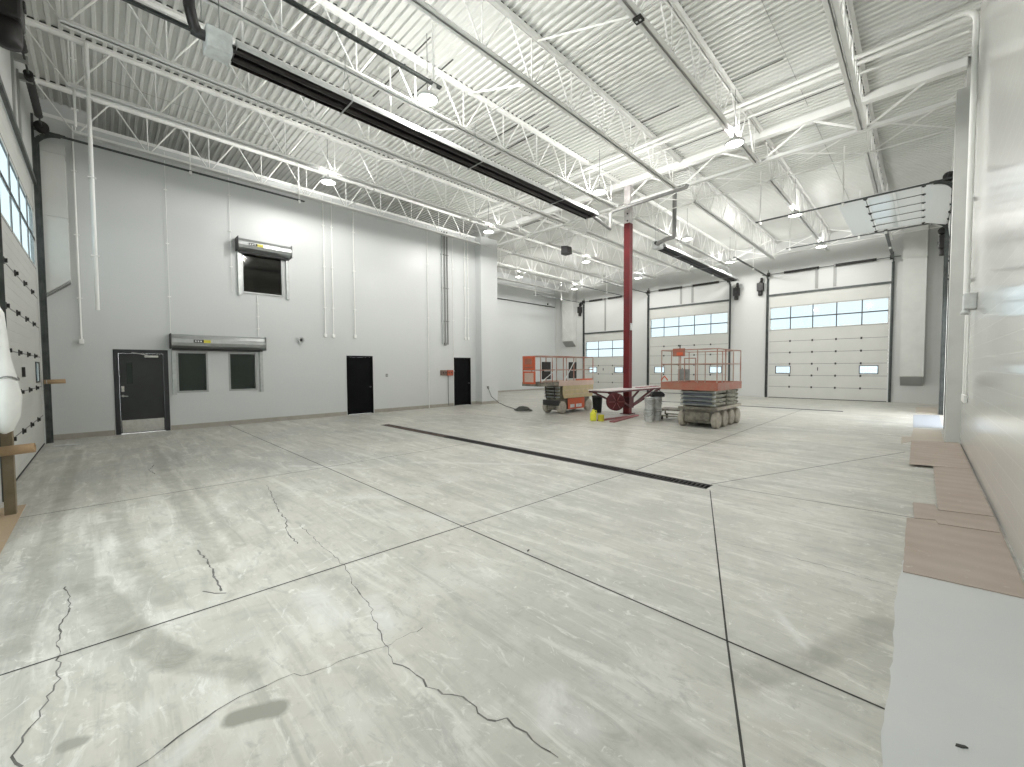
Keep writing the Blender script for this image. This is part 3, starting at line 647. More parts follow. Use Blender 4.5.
sheet('cardboard_sheet', [(0.17, 6.74), (0.60, 6.86), (0.595, 9.80), (0.17, 9.72)], 0.022, 0.006, 'card_pink', 'long narrow brown cardboard sheet between the notched strip and the wide far one', 'cardboard', 'cardboard sheets along the right wall', 0.003)
sheet('cardboard_sheet', [(-0.11, 9.52), (0.60, 9.74), (0.60, 12.9), (-0.13, 12.60)], 0.029, 0.006, 'card_pink', 'wide brown cardboard sheet ending at the foot of the pilaster', 'cardboard', 'cardboard sheets along the right wall', 0.003)
sheet('floor_paper', [(-0.28, 12.15), (-0.14, 12.62), (0.38, 12.90), (0.38, 15.3), (-0.12, 15.3), (-0.14, 13.5), (-0.30, 13.35)], 0.001, 0.005, 'card_cream', 'cream paper sheet on the floor beside the pilaster', 'floor covering', None, 0.004)
sheet('floor_paper', [(-0.13, 15.6), (0.45, 15.95), (0.45, 19.9), (-0.17, 19.6)], 0.001, 0.005, 'sheet_blue', 'bluish white sheet on the floor inside the open right-hand door', 'floor covering')
sheet('floor_paper', [(-0.12, 20.4), (0.42, 20.4), (0.45, 23.4), (-0.14, 23.1)], 0.001, 0.02, 'card_cream', 'pale board on the floor in the far right corner', 'floor covering')
sheet('cardboard_sheet', [(-7.9, -0.92), (-4.6, -0.92), (-4.6, -0.72), (-6.1, -0.71), (-7.9, -0.72)], 0.001, 0.006, 'card_tan', 'tan cardboard sheet on the floor at the left edge by the wooden post', 'cardboard')
sheet('floor_board', [(-13.45, -0.82), (-13.35, -0.40), (-13.5, -0.38), (-13.62, -0.80)], 0.001, 0.015, 'pail_white', 'small white board on the floor by the left door track', 'board')

# ---------------------------------------------------------------- personnel doors, windows and shutters in the left wall
def pdoor(n, y0, y1, h, leaf, frame, detail):
    d = sempty(n, (XL, y0, 0)); w = y1-y0
    b = MB(); b.box(-0.12, 0.015, -0.055 if detail else 0, 0.045, 0, h+(0.05 if detail else 0)); b.box(-0.12, 0.015, w-0.045, w+(0.055 if detail else 0), 0, h+(0.05 if detail else 0)); b.box(-0.12, 0.0145, 0.045, w-0.045, h-0.05, h+(0.05 if detail else 0)); b.build('door_frame', frame, d)
    b = MB(); b.bbox(-0.08, -0.03, 0.048, w-0.048, 0.01, h-0.053, 0.004); lf = b.build('door_leaf', leaf, d)
    if detail:
        b = MB(); b.bbox(-0.03, -0.022, 0.07, w-0.07, 0.03, 0.36, 0.003); b.build('kick_plate', 'stainless', lf)
        b = MB(); b.box(-0.03, -0.02, 0.17, 0.19, 1.30, 1.90); b.box(-0.03, -0.02, 0.31, 0.33, 1.30, 1.90); b.box(-0.03, -0.02, 0.19, 0.31, 1.30, 1.32); b.box(-0.03, -0.02, 0.19, 0.31, 1.88, 1.90); b.build('lite_frame', 'door_dark', lf)
        b = MB(); b.box(-0.0295, -0.025, 0.19, 0.31, 1.32, 1.88); b.build('lite_pane', 'dark_glass', lf)
        b = MB(); b.lathe([(0.0, 0.06), (0.028, 0.055), (0.028, 0.0)][::-1], (-0.03, 0.105, 1.0), 'x', 14); b.tube([(0.02, 0.105, 1.0), (0.02, 0.20, 0.99)], 0.011, 8); b.build('door_handle', 'stainless', lf)
        b = MB(); b.lathe([(0.030, 0.0), (0.030, 0.03), (0.0, 0.035)], (-0.03, 0.105, 1.18), 'x', 14); b.bbox(-0.03, -0.01, 0.075, 0.135, 1.11, 1.26, 0.006); b.build('deadbolt', 'stainless', lf)
        b = MB(); b.bbox(-0.03, 0.03, 0.55, 0.83, h-0.16, h-0.10, 0.012); b.build('door_closer', 'stainless', lf)
        b = MB(); b.tube([(0.0, 0.62, h-0.10), (0.10, 0.45, h-0.06), (0.01, 0.30, h-0.03)], 0.009, 8); b.build('closer_arm', 'stainless', lf)
    else:
        b = MB(); b.lathe([(0.026, 0.0), (0.026, 0.02), (0.012, 0.03), (0.012, 0.05), (0.03, 0.055), (0.03, 0.08), (0.0, 0.085)], (-0.03, w-0.12, 1.0), 'x', 14); b.build('door_handle', 'hinge_dark', lf)
pdoor('door_7', *PD[0], 'door_dark', 'frame_dark', True)
pdoor('door_8', *PD[1], 'door_black', 'door_black', False)
pdoor('door_9', *PD[2], 'door_black', 'door_black', False)
for i, (y0, y1, z0, z1) in enumerate(WN[:2]):
    d = sempty('window_%d' % (i+1), (XL, y0, z0)); w, h = y1-y0, z1-z0
    b = MB(); b.box(-0.12, 0.012, 0, 0.045, 0, h); b.box(-0.12, 0.012, w-0.045, w, 0, h); b.box(-0.12, 0.0115, 0.045, w-0.045, h-0.05, h); b.box(-0.12, 0.014, 0.045, w-0.045, 0, 0.05); b.build('window_frame', 'hood_steel', d)
    b = MB(); b.box(-0.07, -0.06, 0.045, w-0.045, 0.05, h-0.05); b.build('pane', 'dark_glass', d)
y0, y1, z0, z1 = WN[2]
d = sempty('window_3', (XL, y0, z0)); w, h = y1-y0, z1-z0
b = MB(); b.box(-0.14, 0.012, 0, 0.05, 0, h); b.box(-0.14, 0.012, w-0.05, w, 0, h); b.box(-0.14, 0.0115, 0.05, w-0.05, h-0.05, h); b.box(-0.14, 0.03, 0.05, w-0.05, 0, 0.05); b.build('window_frame', 'hood_steel', d)
b = MB(); b.box(-0.07, -0.06, 0.05, w-0.05, 0.05, h-0.05); b.build('pane', 'clear_tint', d)
# the room seen behind the upper window
b = MB(); b.box(-3.0, -2.9, -0.8, w+1.2, -0.3, 2.2); b.box(-3.0, -TH, -0.8, -0.7, -0.3, 2.2); b.box(-3.0, -TH, w+1.1, w+1.2, -0.3, 2.2); b.box(-3.0, -TH, -0.8, w+1.2, 2.2, 2.3); b.box(-3.0, -TH, -0.8, w+1.2, -0.4, -0.3)
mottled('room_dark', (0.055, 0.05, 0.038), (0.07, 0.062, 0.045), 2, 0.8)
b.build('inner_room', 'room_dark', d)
b = MB(); b.bbox(-2.6, -2.3, -0.3, 0.85, -0.3, 0.85, 0.01)
b.build('inner_counter', 'room_beige', d)

def shutter(y0, y1, ztop, zbot_guide, r, lab, gw):
    t = thing('rolling_shutter', lab, 'rolling shutter', (XL, y0, ztop-2*r)); w = y1-y0
    n = 14; prof = [(0.0, 0.0)] + [(r*1.15*math.sin(PI*k/n) + 0.02, r - r*math.cos(PI*k/n)) for k in range(n+1)] + [(0.0, 2*r)]
    b = MB(); b.prism([(a, z) for a, z in [(0.0, 0.0), (0.10, 0.0), (r*1.7, r*0.35), (r*1.85, r*0.8), (r*1.8, r*1.35), (r*1.5, r*1.8), (r*1.1, 2*r), (0, 2*r)]], 0.0, w, 'z')
    b.v = [(v[0], v[2], v[1]) for v in b.v]; b.build('hood', 'hood_steel', t)
    for yy in (-0.015, w):
        b = MB(); b.box(0, r*2.0, yy, yy+0.015, -0.02, 2*r+0.01); b.build('end_plate', 'hinge_dark' if yy < 0 else 'hood_steel', t)
    b = MB(); b.box(0.0, 0.12, 0.03, w-0.03, -0.06, 0.0); b.build('bottom_bar', 'hinge_dark', t)
    for yy in (0.02, w-0.02-gw):
        b = MB(); b.box(0.0, 0.07, yy, yy+gw, zbot_guide-(ztop-2*r), -0.02); b.box(0.07, 0.085, yy, yy+gw*0.45, zbot_guide-(ztop-2*r), -0.02); b.build('guide_rail', 'galvanised', t)
    # maker's sticker: dark lettering block and yellow half
    ym = w*0.27
    b = MB(); b.box(r*1.845, r*1.86, ym-0.13, ym+0.10, r*0.82, r*1.25); b.cur = 1; b.box(r*1.845, r*1.861, ym+0.10, ym+0.26, r*0.82, r*1.25); b.cur = 2
    for k in range(3): b.box(r*1.86, r*1.863, ym-0.10+0.06*k, ym-0.065+0.06*k, r*0.93, r*1.14)
    b.build('sticker', ['black_metal', 'yellow_mark', 'pail_white'], t)
    return t
shutter(1.36, 3.62, 2.66, 0.98, 0.19, 'grey rolling shutter hood with yellow sticker above the pair of dark windows', 0.09)
shutter(2.98, 4.44, 5.63, 3.95, 0.18, 'grey rolling shutter hood with yellow sticker over the single high window', 0.09)

# horn, conduits, outlet boxes on the left wall
t = thing('alarm_horn', 'small round grey horn on the left wall right of the shuttered windows', 'horn', (XL, 4.74, 2.65))
b = MB(); b.lathe([(0.07, 0.0), (0.09, 0.02), (0.10, 0.05), (0.10, 0.09)], (0, 0, 0), 'x', 18); b.build('housing', 'galvanised', t)
b = MB(); b.lathe([(0.06, 0.09), (0.055, 0.095), (0.02, 0.07), (0.0, 0.07)], (0, 0, 0), 'x', 18); b.build('grille', 'post_grey', t)
def conduit(x, y, z0, z1, r, m, lab, end=True, grp=None, box_m=None):
    t = thing('conduit_drop', lab, 'conduit', (x, y, z0), 0, grp); b = MB(); b.tube([(0, 0, 0.06 if end else 0), (0, 0, z1-z0)], r, 8); b.build('conduit', m, t)
    if end: b = MB(); b.bbox(-r-0.02, 0.03, -0.045, 0.045, -0.05, 0.07, 0.008); b.build('end_box', box_m or m, t)
    n = 3
    for k in range(n): zz = (z1-z0)*(k+0.7)/(n+0.4); b = MB(); b.box(-r-0.004, r+0.004, -r-0.03, r+0.03, zz-0.012, zz+0.012); b.build('strap', m, t)
cw = XL+0.05
conduit(cw, 5.54, 2.83, 7.6, 0.022, 'steel_white', 'white conduit drop left of the first black doorway, leftmost of the three', grp='white conduit drops on the left wall')
conduit(cw, 5.82, 2.83, 7.6, 0.022, 'steel_white', 'white conduit drop left of the first black doorway, middle of the three', grp='white conduit drops on the left wall')
conduit(cw, 6.60, 2.86, 7.6, 0.022, 'steel_white', 'white conduit drop directly above the middle black doorway', grp='white conduit drops on the left wall')
conduit(cw, 9.75, 0.0, 7.6, 0.014, 'steel_white', 'thin white conduit running full height between the two black doorways', False)
for k, (yy, mm) in enumerate(((10.48, 'galvanised'), (10.62, 'cable_grey'), (10.76, 'cable_grey'))):
    conduit(cw, yy, 2.72, 7.58, 0.026, mm, 'grey conduit of the trio above the outlet boxes, ' + ('leftmost', 'middle', 'rightmost')[k], k == 1, 'grey conduits above the outlet boxes')
conduit(cw, 11.045, 0.0, 7.6, 0.012, 'steel_white', 'thin white conduit just left of the third black doorway', False)
conduit(cw, 11.72, 3.02, 7.6, 0.02, 'steel_white', 'short white conduit ending just above the third black doorway, left one', grp='pair of conduits above the third doorway')
conduit(cw, 11.90, 3.02, 7.6, 0.02, 'steel_white', 'short white conduit ending just above the third black doorway, right one', grp='pair of conduits above the third doorway')
conduit(cw, 1.38, 2.68, 7.6, 0.006, 'steel_white', 'thin white conduit rising from the left end of the long shutter hood', False)
conduit(cw, 2.84, 4.02, 7.6, 0.006, 'steel_white', 'thin white conduit left of the high window', False)
conduit(cw, 3.50, 2.68, 3.98, 0.010, 'steel_white', 'short thin conduit between the high window and the long shutter', False)
conduit(cw, -0.33, 2.38, 7.6, 0.020, 'steel_white', 'white conduit with a small box at its foot beside the corner duct', True)
conduit(-12.05, -0.02, 2.92, 8.28, 0.034, 'steel_white', 'thick white vertical pipe hanging in front of the left wall near the near door', False)
conduit(-12.1, -0.22, 6.55, 8.21, 0.022, 'steel_white', 'short white vertical pipe up among the joists at the left', False)
t = thing('outlet_boxes', 'brown and red electrical boxes on a conduit between the black doorways', 'outlet', (XL, 10.60, 1.38))
b = MB(); b.bbox(0, 0.10, -0.24, 0.05, 0, 0.22, 0.012); b.build('brown_box', 'outlet_brown', t)
b = MB(); b.bbox(0, 0.10, 0.08, 0.40, -0.02, 0.22, 0.012); b.build('red_box', 'outlet_red', t)
for q in (-0.14, 0.0, 0.16, 0.30): b = MB(); b.lathe([(0.03, 0.0), (0.03, 0.015), (0.0, 0.018)], (0.10, q, 0.11), 'x', 12); b.build('socket', 'black_metal', t)
b = MB(); b.tube([(0.03, 0.16, -0.02), (0.03, 0.16, -1.33)], 0.014, 8); b.build('conduit', 'cable_grey', t)
t = thing('wall_switch', 'small pale switch plate on the wall right of the middle black doorway', 'switch', (XL, 7.85, 1.42)); b = MB(); b.bbox(0, 0.014, -0.045, 0.045, -0.06, 0.06, 0.004); b.build('plate', 'cable_grey', t); b = MB(); b.bbox(0.014, 0.024, -0.012, 0.012, -0.02, 0.02, 0.003); b.build('toggle', 'pail_white', t)
# floor hose bib boxes and the hose at the corner
t = thing('hose_coil', 'dark green hose coiled on the floor left of the cream scissor lift', 'hose', (-11.05, 11.65, 0))
b = MB(); pts = []
for k in range(150): a = k*2*PI/26; rr = 0.36-0.0016*k+0.02*math.sin(k); pts.append((rr*math.cos(a), rr*math.sin(a), 0.022+0.0009*k))
b.tube(pts, 0.018, 6); b.build('coil', 'hose_green', t)
b = MB(); b.tube([(-0.36, 0.0, 0.02), (-0.9, 0.35, 0.016), (-1.8, 0.8, 0.016), (-2.6, 1.35, 0.016), (-3.0, 1.55, 0.03), (-3.22, 1.25, 0.35), (-3.27, 1.1, 0.75)], 0.014, 6); b.build('lead', 'hose_green', t)
t = thing('wall_tap', 'small wall tap on the corner pier where the hose starts', 'tap', (-14.35, 12.75, 0.78)); b = MB(); b.bbox(0, 0.03, -0.05, 0.05, -0.06, 0.06, 0.006); b.build('plate', 'cable_grey', t); b = MB(); b.tube([(0.03, 0, 0), (0.09, 0, 0), (0.10, 0, -0.05)], 0.015, 8); b.build('spout', 'galvanised', t)
t = thing('wall_outlet', 'small dark outlet on the recess wall beside the corner', 'outlet', (XREC, 18.95, 0.35)); b = MB(); b.bbox(0, 0.08, -0.09, 0.09, 0, 0.34, 0.01); b.build('box', 'hinge_dark', t); b = MB(); b.bbox(0, 0.06, -0.07, 0.07, 0.42, 0.6, 0.01); b.build('upper_box', 'cable_grey', t)

# ---------------------------------------------------------------- tube heaters
def heater(x, y0, L, z, lab, flue):
    t = thing('tube_heater', lab, 'heater', (x, y0, z), 0, 'black radiant tube heaters under the joists')
    for sx in (-0.11, 0.11):
        b = MB(); b.tube([(sx, 0.45, 0), (sx, L, 0)], 0.052, 12); b.build('radiant_tube', 'heater_black', t)
    b = MB(); b.tube([(-0.11, L, 0)] + [(-0.11*math.cos(a*PI/8), L+0.11*math.sin(a*PI/8), 0) for a in range(1, 8)] + [(0.11, L, 0)], 0.05, 12); b.build('return_bend', 'heater_black', t)
    # reflector hood: folded sheet, polished outside, black inside
    pr = [(-0.24, -0.035), (-0.235, 0.02), (-0.15, 0.125), (0.15, 0.125), (0.235, 0.02), (0.24, -0.035)]
    pin = [(a*0.965, zz-0.006) for a, zz in pr]; n = len(pr)
    ys_ = [0.5, L+0.18]
    b = MB(); vs = [(a, yy, zz) for yy in ys_ for a, zz in pr]; b.add(vs, [(i, i+1, n+i+1, n+i) for i in range(n-1)])
    b.cur = 1; vs = [(a, yy, zz) for yy in ys_ for a, zz in pin]; b.add(vs, [(i, n+i, n+i+1, i+1) for i in range(n-1)])
    b.cur = 0
    for yy in ys_: vs = [(a, yy, zz) for a, zz in pr]; b.add(vs, [tuple(range(n))])
    b.build('reflector', ['aluminium', 'heater_black'], t, fixn=False)
    k = 0; yy = 2.2
    while yy < L:
        b = MB(); b.box(-0.26, 0.26, yy-0.012, yy+0.012, -0.065, -0.052); b.box(-0.262, -0.25, yy-0.012, yy+0.012, -0.06, 0.03); b.box(0.25, 0.262, yy-0.012, yy+0.012, -0.06, 0.03); b.build('hanger_strap', 'galvanised', t)
        for s in (-1, 1): b = MB(); b.tube([(s*0.25, yy, 0.02), (s*0.02, yy, 0.6), (s*0.02, yy, CH-z+0.01)], 0.006, 5); b.build('hanger_wire', 'galvanised', t)
        yy += 3.0
    b = MB(); b.bbox(-0.16, 0.16, 0.14, 0.46, -0.13, 0.17, 0.02); bx = b.build('burner_box', 'pail_white', t)
    b = MB(); b.bbox(-0.175, -0.159, 0.18, 0.42, -0.10, 0.14, 0.004); b.build('cover_plate', 'galvanised', bx)
    b = MB(); b.lathe([(0.02, -0.02), (0.06, -0.02), (0.07, 0.06), (0.07, 0.15)], (0.06, 0.0, 0.03), 'y', 16); b.build('blower', 'hinge_dark', bx)
    b = MB(); b.tube([(0.1, 0.1, 0.2), (0.1, 0.1, 1.15)], 0.008, 5); b.tube([(-0.12, 0.35, 0.2), (-0.12, 0.35, 1.15)], 0.008, 5); b.build('hanger_wire', 'galvanised', bx)
    b = MB(); b.tube([Vector(p) for p in flue[0]], flue[1], 14); b.build('flue_pipe', flue[2], t)
    return t
heater(-7.42, 1.05, 9.8, 6.42, 'long black tube heater with polished reflector in the near bay, left of the centre', ([(0.06, 0.05, 0.03), (0.12, 0.0, 0.10), (0.20, -0.05, 0.25), (0.22, -0.06, 0.9), (0.22, -0.06, 1.85)], 0.07, 'black_metal'))
heater(-7.40, 15.2, 9.4, 6.42, 'tube heater in the far bay with a tall grey flue at its near end', ([(0.10, 0.05, 0.0), (0.55, -0.2, 0.02), (0.85, -0.28, 0.0), (0.90, -0.28, 0.05), (0.90, -0.28, 1.75)], 0.075, 'cable_grey'))
pipe('flue_pipe', [(-7.4, 11.05, 6.42), (-7.4, 12.02, 6.25), (-7.4, 12.05, 6.76), (-7.3, 12.05, 6.82), (-4.9, 12.0, 6.82), (-4.86, 12.0, 6.9)], 0.055, 'cable_grey', 'grey exhaust pipe from the end of the near heater, stepping right above the red column')
# small black unit hung between the joists left of the red column
t = thing('ceiling_speaker', 'small black boxy unit hanging from the joists left of the red column', 'speaker', (-10.7, 14.0, 6.45))
b = MB(); b.prism([(-0.18, 0.0), (0.18, 0.0), (0.15, 0.30), (-0.18, 0.36)], -0.15, 0.15, 'y'); b.build('cabinet', 'black_metal', t)
b = MB(); b.bar((0.0, 0, 0.36), (0.0, 0, 0.95), 0.03, 0.03); b.bar((0, 0, 0.95), (0.74, 0, 0.95), 0.04, 0.03); b.build('bracket', 'steel_white', t)
b = MB(); b.box(-0.15, 0.13, -0.155, -0.15, 0.04, 0.27); b.build('grille', 'hinge_dark', t)

# ---------------------------------------------------------------- high-bay lamps
ROW = {4.75: 1.35, 10.9: 0.95, 17.5: 0.7, 22.9: 0.6}
def profile_light(name, energy, up, at):
    # wide 'batwing' point light; the upward version is fill added for the deck
    l = bpy.data.lights.new(name, 'POINT'); l.shadow_soft_size = 0.12; l.energy = energy; l.color = (1.0, 0.985, 0.955); l.use_nodes = True
    nt = l.node_tree; em = nt.nodes['Emission']; tc = nt.nodes.new('ShaderNodeTexCoord'); sp = nt.nodes.new('ShaderNodeSeparateXYZ'); nt.links.new(tc.outputs['Normal'], sp.inputs[0])
    def mth(op, a, b):
        n = nt.nodes.new('ShaderNodeMath'); n.operation = op
        for i, v in enumerate((a, b)):
            if isinstance(v, (int, float)): n.inputs[i].default_value = v
            else: nt.links.new(v, n.inputs[i])
        return n.outputs[0]
    z = mth('MAXIMUM', mth('MULTIPLY', sp.outputs[2], 1.0 if up else -1.0), 0.0)
    if up: prof = mth('MULTIPLY', mth('DIVIDE', 0.27, mth('ADD', mth('MULTIPLY', mth('MULTIPLY', z, z), z), 0.03)), mth('DIVIDE', z, mth('ADD', z, 0.22)))
    else: prof = mth('MULTIPLY', mth('DIVIDE', 1.0, mth('ADD', mth('MULTIPLY', z, z), 0.35)), mth('DIVIDE', z, mth('ADD', z, 0.15)))
    nt.links.new(prof, em.inputs['Strength'])
    o = bpy.data.objects.new(name, l); C.objects.link(o); o.location = at; return o
ROW = {4.75: 1.5, 10.9: 0.9, 17.5: 0.75, 22.9: 0.65}
def lamp_light(x, y, z):
    k = 0.82 if -13 < x < -12 else 1.0     # the row by the black-door wall is dimmed a little
    return (profile_light('high_bay_light', LAMP_W*DOWN*k*ROW[y], False, (0, 0, -0.14)), profile_light('deck_fill_light', LAMP_W*UP*k*ROW[y]*(0.62 if y > 13.4 else 1.0), True, (0, 0, 0.32)))  # second light is the added deck fill
LZ = 7.02
cols = [(-3.3, 'first row from the right wall'), (-7.08, 'row beside the black heaters'), (-12.15, 'row nearest the black-door wall'), (-16.85, 'row over the far-left recess')]
rows = [(4.75, 'nearest the camera'), (10.9, 'just before the girder'), (17.5, 'midway along the far bay'), (22.9, 'closest to the far doors')]
first = None
for cx_, cn in cols:
    for ry, rn in rows:
        if cx_ < -16 and ry < 13: continue
        lab = 'glowing round high-bay lamp, ' + cn + ', ' + rn
        if first is None:
            t = thing('high_bay_lamp', lab, 'lamp', (cx_, ry, LZ), 0, 'round high-bay lamps under the roof deck'); first = t
            b = MB(); b.lathe([(0.19, 0.0), (0.21, 0.01), (0.21, 0.04), (0.14, 0.08), (0.10, 0.13), (0.03, 0.15)], (0, 0, 0), 'z', 24); b.build('housing', 'aluminium', t)
            b = MB(); b.lathe([(0.0, -0.012), (0.10, -0.010), (0.185, 0.0), (0.19, 0.004)], (0, 0, 0), 'z', 24); b.build('lens', 'lamp_lens', t)
            b = MB(); b.tube([(0, 0, 0.15), (0, 0, 1.28)], 0.008, 6); b.tube([(-0.04, 0, 0.15), (0, 0, 0.24), (0.04, 0, 0.15)], 0.006, 6); b.build('hook', 'cable_grey', t)
        else: t = dup(first, (cx_, ry, LZ), 0, lab)
        for o in lamp_light(cx_, ry, LZ): o.parent = t

# ---------------------------------------------------------------- air ducts
def duct(x0, x1, y, z_lo, z_top, dirn, dep, lab):
    """vertical wall duct; its foot is cut at 45 degrees with a grille; dirn = -1 room is toward -Y"""
    t = thing('air_duct', lab, 'air duct', ((x0+x1)/2, y, z_lo)); w = (x1-x0)/2; D = dep*dirn; H = z_top-z_lo; cut = 0.42
    b = MB(); n = max(1, int(H/1.25))
    b.prism([(0, 0.0), (D, cut), (D, H), (0, H)] if dirn > 0 else [(0, 0.0), (D, cut), (D, H), (0, H)], -w, w, 'x'); b.build('duct_shell', 'duct_white', t)
    for k in range(1, n+1):
        zz = cut + (H-cut)*k/(n+0.15); b = MB(); b.box(-w-0.015, w+0.015, min(0, D*1.02), max(0, D*1.02), zz-0.012, zz+0.012); b.build('joint_flange', 'duct_white', t)
        z0 = cut + (H-cut)*(k-1)/(n+0.15)
        b = MB()
        for (a, za), (c, zc) in (((-w, z0), (w, zz)), ((w, z0), (-w, zz))): b.bar((a*0.95, D*1.003, za+0.03), (c*0.95, D*1.003, zc-0.03), 0.004, 0.012, (0, 1, 0))
        b.build('cross_crease', 'duct_white', t)
    b = MB(); m = 9
    e = 0.02*dirn
    P0 = Vector((0, D*0.04, 0.005)); P1 = Vector((0, D*0.97, cut*0.93))
    nn = Vector((0, 1*dirn*cut, -dep)).normalized()*0.012
    for k in range(m+1): p = P0.lerp(P1, k/m) + nn; b.bar((-w*0.93, p.y, p.z), (w*0.93, p.y, p.z), 0.012, 0.02, (0, 0, 1))
    for s in (-1, 1): b.bar(Vector((s*w*0.93, P0.y, P0.z))+nn, Vector((s*w*0.93, P1.y, P1.z))+nn, 0.02, 0.02)
    b.build('grille', 'post_grey', t)
    b = MB(); b.add([Vector((s*w*0.93, P.y, P.z))+nn*0.3 for s, P in ((-1, P0), (1, P0), (1, P1), (-1, P1))], [(0, 1, 2, 3)]); b.build('grille_back', 'post_grey', t)
    return t
duct(-0.70, 0.06, YF-0.03, 0.80, 7.9, -1, 0.45, 'white sheet-metal duct coming down in the far right corner beside the far door')
duct(-19.75, -18.75, YF-0.03, 3.3, 8.0, -1, 0.45, 'white sheet-metal duct on the far wall left of the far-left door')
duct(-14.72, -14.36, YN+0.03, 3.40, 6.95, 1, 0.46, 'white sheet-metal duct beside the near door at the left edge')

# ---------------------------------------------------------------- red column with platform
t = thing('steel_column', 'tall red square steel column with bare whitish top under the girder', 'column', (-7.5, YC, 0), 0)
b = MB(); b.bbox(-0.115, 0.115, -0.115, 0.115, 0.02, 6.78, 0.012); b.build('shaft', 'red_paint', t)
b = MB(); b.bbox(-0.11, 0.11, -0.11, 0.11, 6.78, 8.09, 0.012); b.build('bare_top', 'primer_worn', t)
b = MB(); b.bbox(-0.2, 0.2, -0.2, 0.2, 0, 0.022, 0.004); b.build('base_plate', 'red_dark', t)
for zz in (6.85, 7.1, 7.3):
    b = MB(); b.lathe([(0.03, -0.13), (0.03, 0.13)], (0.03, 0, zz), 'y', 8); b.build('bolt', 'hinge_dark', t)
b = MB(); b.bbox(0.115, 0.16, -0.06, 0.02, 3.0, 3.25, 0.008); b.build('switch_box', 'pail_white', t)
t = thing('steel_platform', 'long waist-high red steel ledge with pale top built around the red column', 'platform', (-7.5, YC, 0))
y0, y1 = -1.85, 2.35
b = MB(); b.box(0.125, 0.42, y0, y1, 0.90, 0.935); b.box(-0.42, -0.125, y0, y1, 0.90, 0.935); b.box(-0.125, 0.125, 0.125, y1, 0.90, 0.935); b.box(-0.125, 0.125, y0, -0.125, 0.90, 0.935); b.build('top_plate', 'pale_plate', t)
b = MB()
for s in (-1, 1): b.bar((s*0.39, y0+0.03, 0.87), (s*0.39, y1-0.03, 0.87), 0.05, 0.06)
for yy in (y0+0.05, y1-0.05, -0.9, 0.9): b.bar((-0.38, yy, 0.87), (0.38, yy, 0.87), 0.05, 0.05)
b.build('frame', 'red_dark', t)
for s in (-1, 1):
    for e, ft in ((1.85, 0.30), (1.25, 0.34)):
        if s < 0 and e < 1.5: continue
        b = MB(); b.bar((0.15, s*0.13, ft), (0.36, s*e, 0.86), 0.055, 0.055); b.build('knee_brace', 'red_dark', t)
    b = MB(); b.bar((-0.15, s*0.13, 0.28), (-0.36, s*1.7, 0.86), 0.055, 0.055); b.build('knee_brace', 'red_dark', t)
b = MB(); b.bbox(-0.16, 0.16, -0.16, 0.16, 0.20, 0.62, 0.01); 
b = MB(); [b.box(*q, 0.22, 0.62) for q in ((0.118, 0.16, -0.16, 0.16), (-0.16, -0.118, -0.16, 0.16), (-0.118, 0.118, 0.118, 0.16), (-0.118, 0.118, -0.16, -0.118))]; b.build('clamp_collar', 'red_dark', t)
b = MB()
for k in range(5): b.bbox(0.14, 0.34, 0.3+0.35*k, 0.5+0.35*k, 0.935, 0.955, 0.004)
b.build('bracket_plate', 'red_board', t)
t = thing('hose_reel', 'round dark red reel hanging under the steel ledge left of the column', 'reel', (-6.93, 11.62, 0.58), -0.65)
b = MB()
for xx in (-0.09, 0.07): b.lathe([(0.03, 0), (0.27, 0), (0.285, 0.01), (0.27, 0.02), (0.03, 0.02)], (xx, 0, 0), 'x', 28)
b.build('flange', 'red_dark', t)
b = MB(); b.lathe([(0.02, -0.07), (0.14, -0.07), (0.14, 0.07), (0.02, 0.07)], (0, 0, 0), 'x', 20); b.build('drum', 'rubber', t)
b = MB(); b.bar((0.12, 0, 0), (0.12, 0, 0.30), 0.04, 0.02); b.bar((-0.12, 0, 0), (-0.12, 0, 0.30), 0.04, 0.02); b.bar((0.13, 0, 0.30), (-0.16, 0, 0.30), 0.04, 0.02); b.tube([(-0.13, 0, 0), (0.13, 0, 0)], 0.02, 8); b.build('hanger', 'red_dark', t)
b = MB(); [b.bar((0.095, 0.05*math.cos(a), 0.05*math.sin(a)), (0.095, 0.25*math.cos(a), 0.25*math.sin(a)), 0.01, 0.025, (1, 0, 0)) for a in [k*PI/3 for k in range(6)]]; b.build('spoke', 'red_board', t)
for (x, y, a, l, w, lab) in ((-6.80, 12.0, 8, 2.1, 0.17, 'dull red board lying on the floor by the column, nearer the white pails'), (-7.05, 11.75, -6, 1.6, 0.13, 'dull red board lying on the floor by the column, nearer the yellow jug'), ):
    b = MB(); b.bbox(-w/2, w/2, -l/2, l/2, 0, 0.045, 0.006, Matrix.Rotation(math.radians(a), 3, 'Z')); o = b.build('floor_plank', 'red_board'); o.location = (x, y, 0.0); tag(o, lab, 'plank', 'red planks by the column')

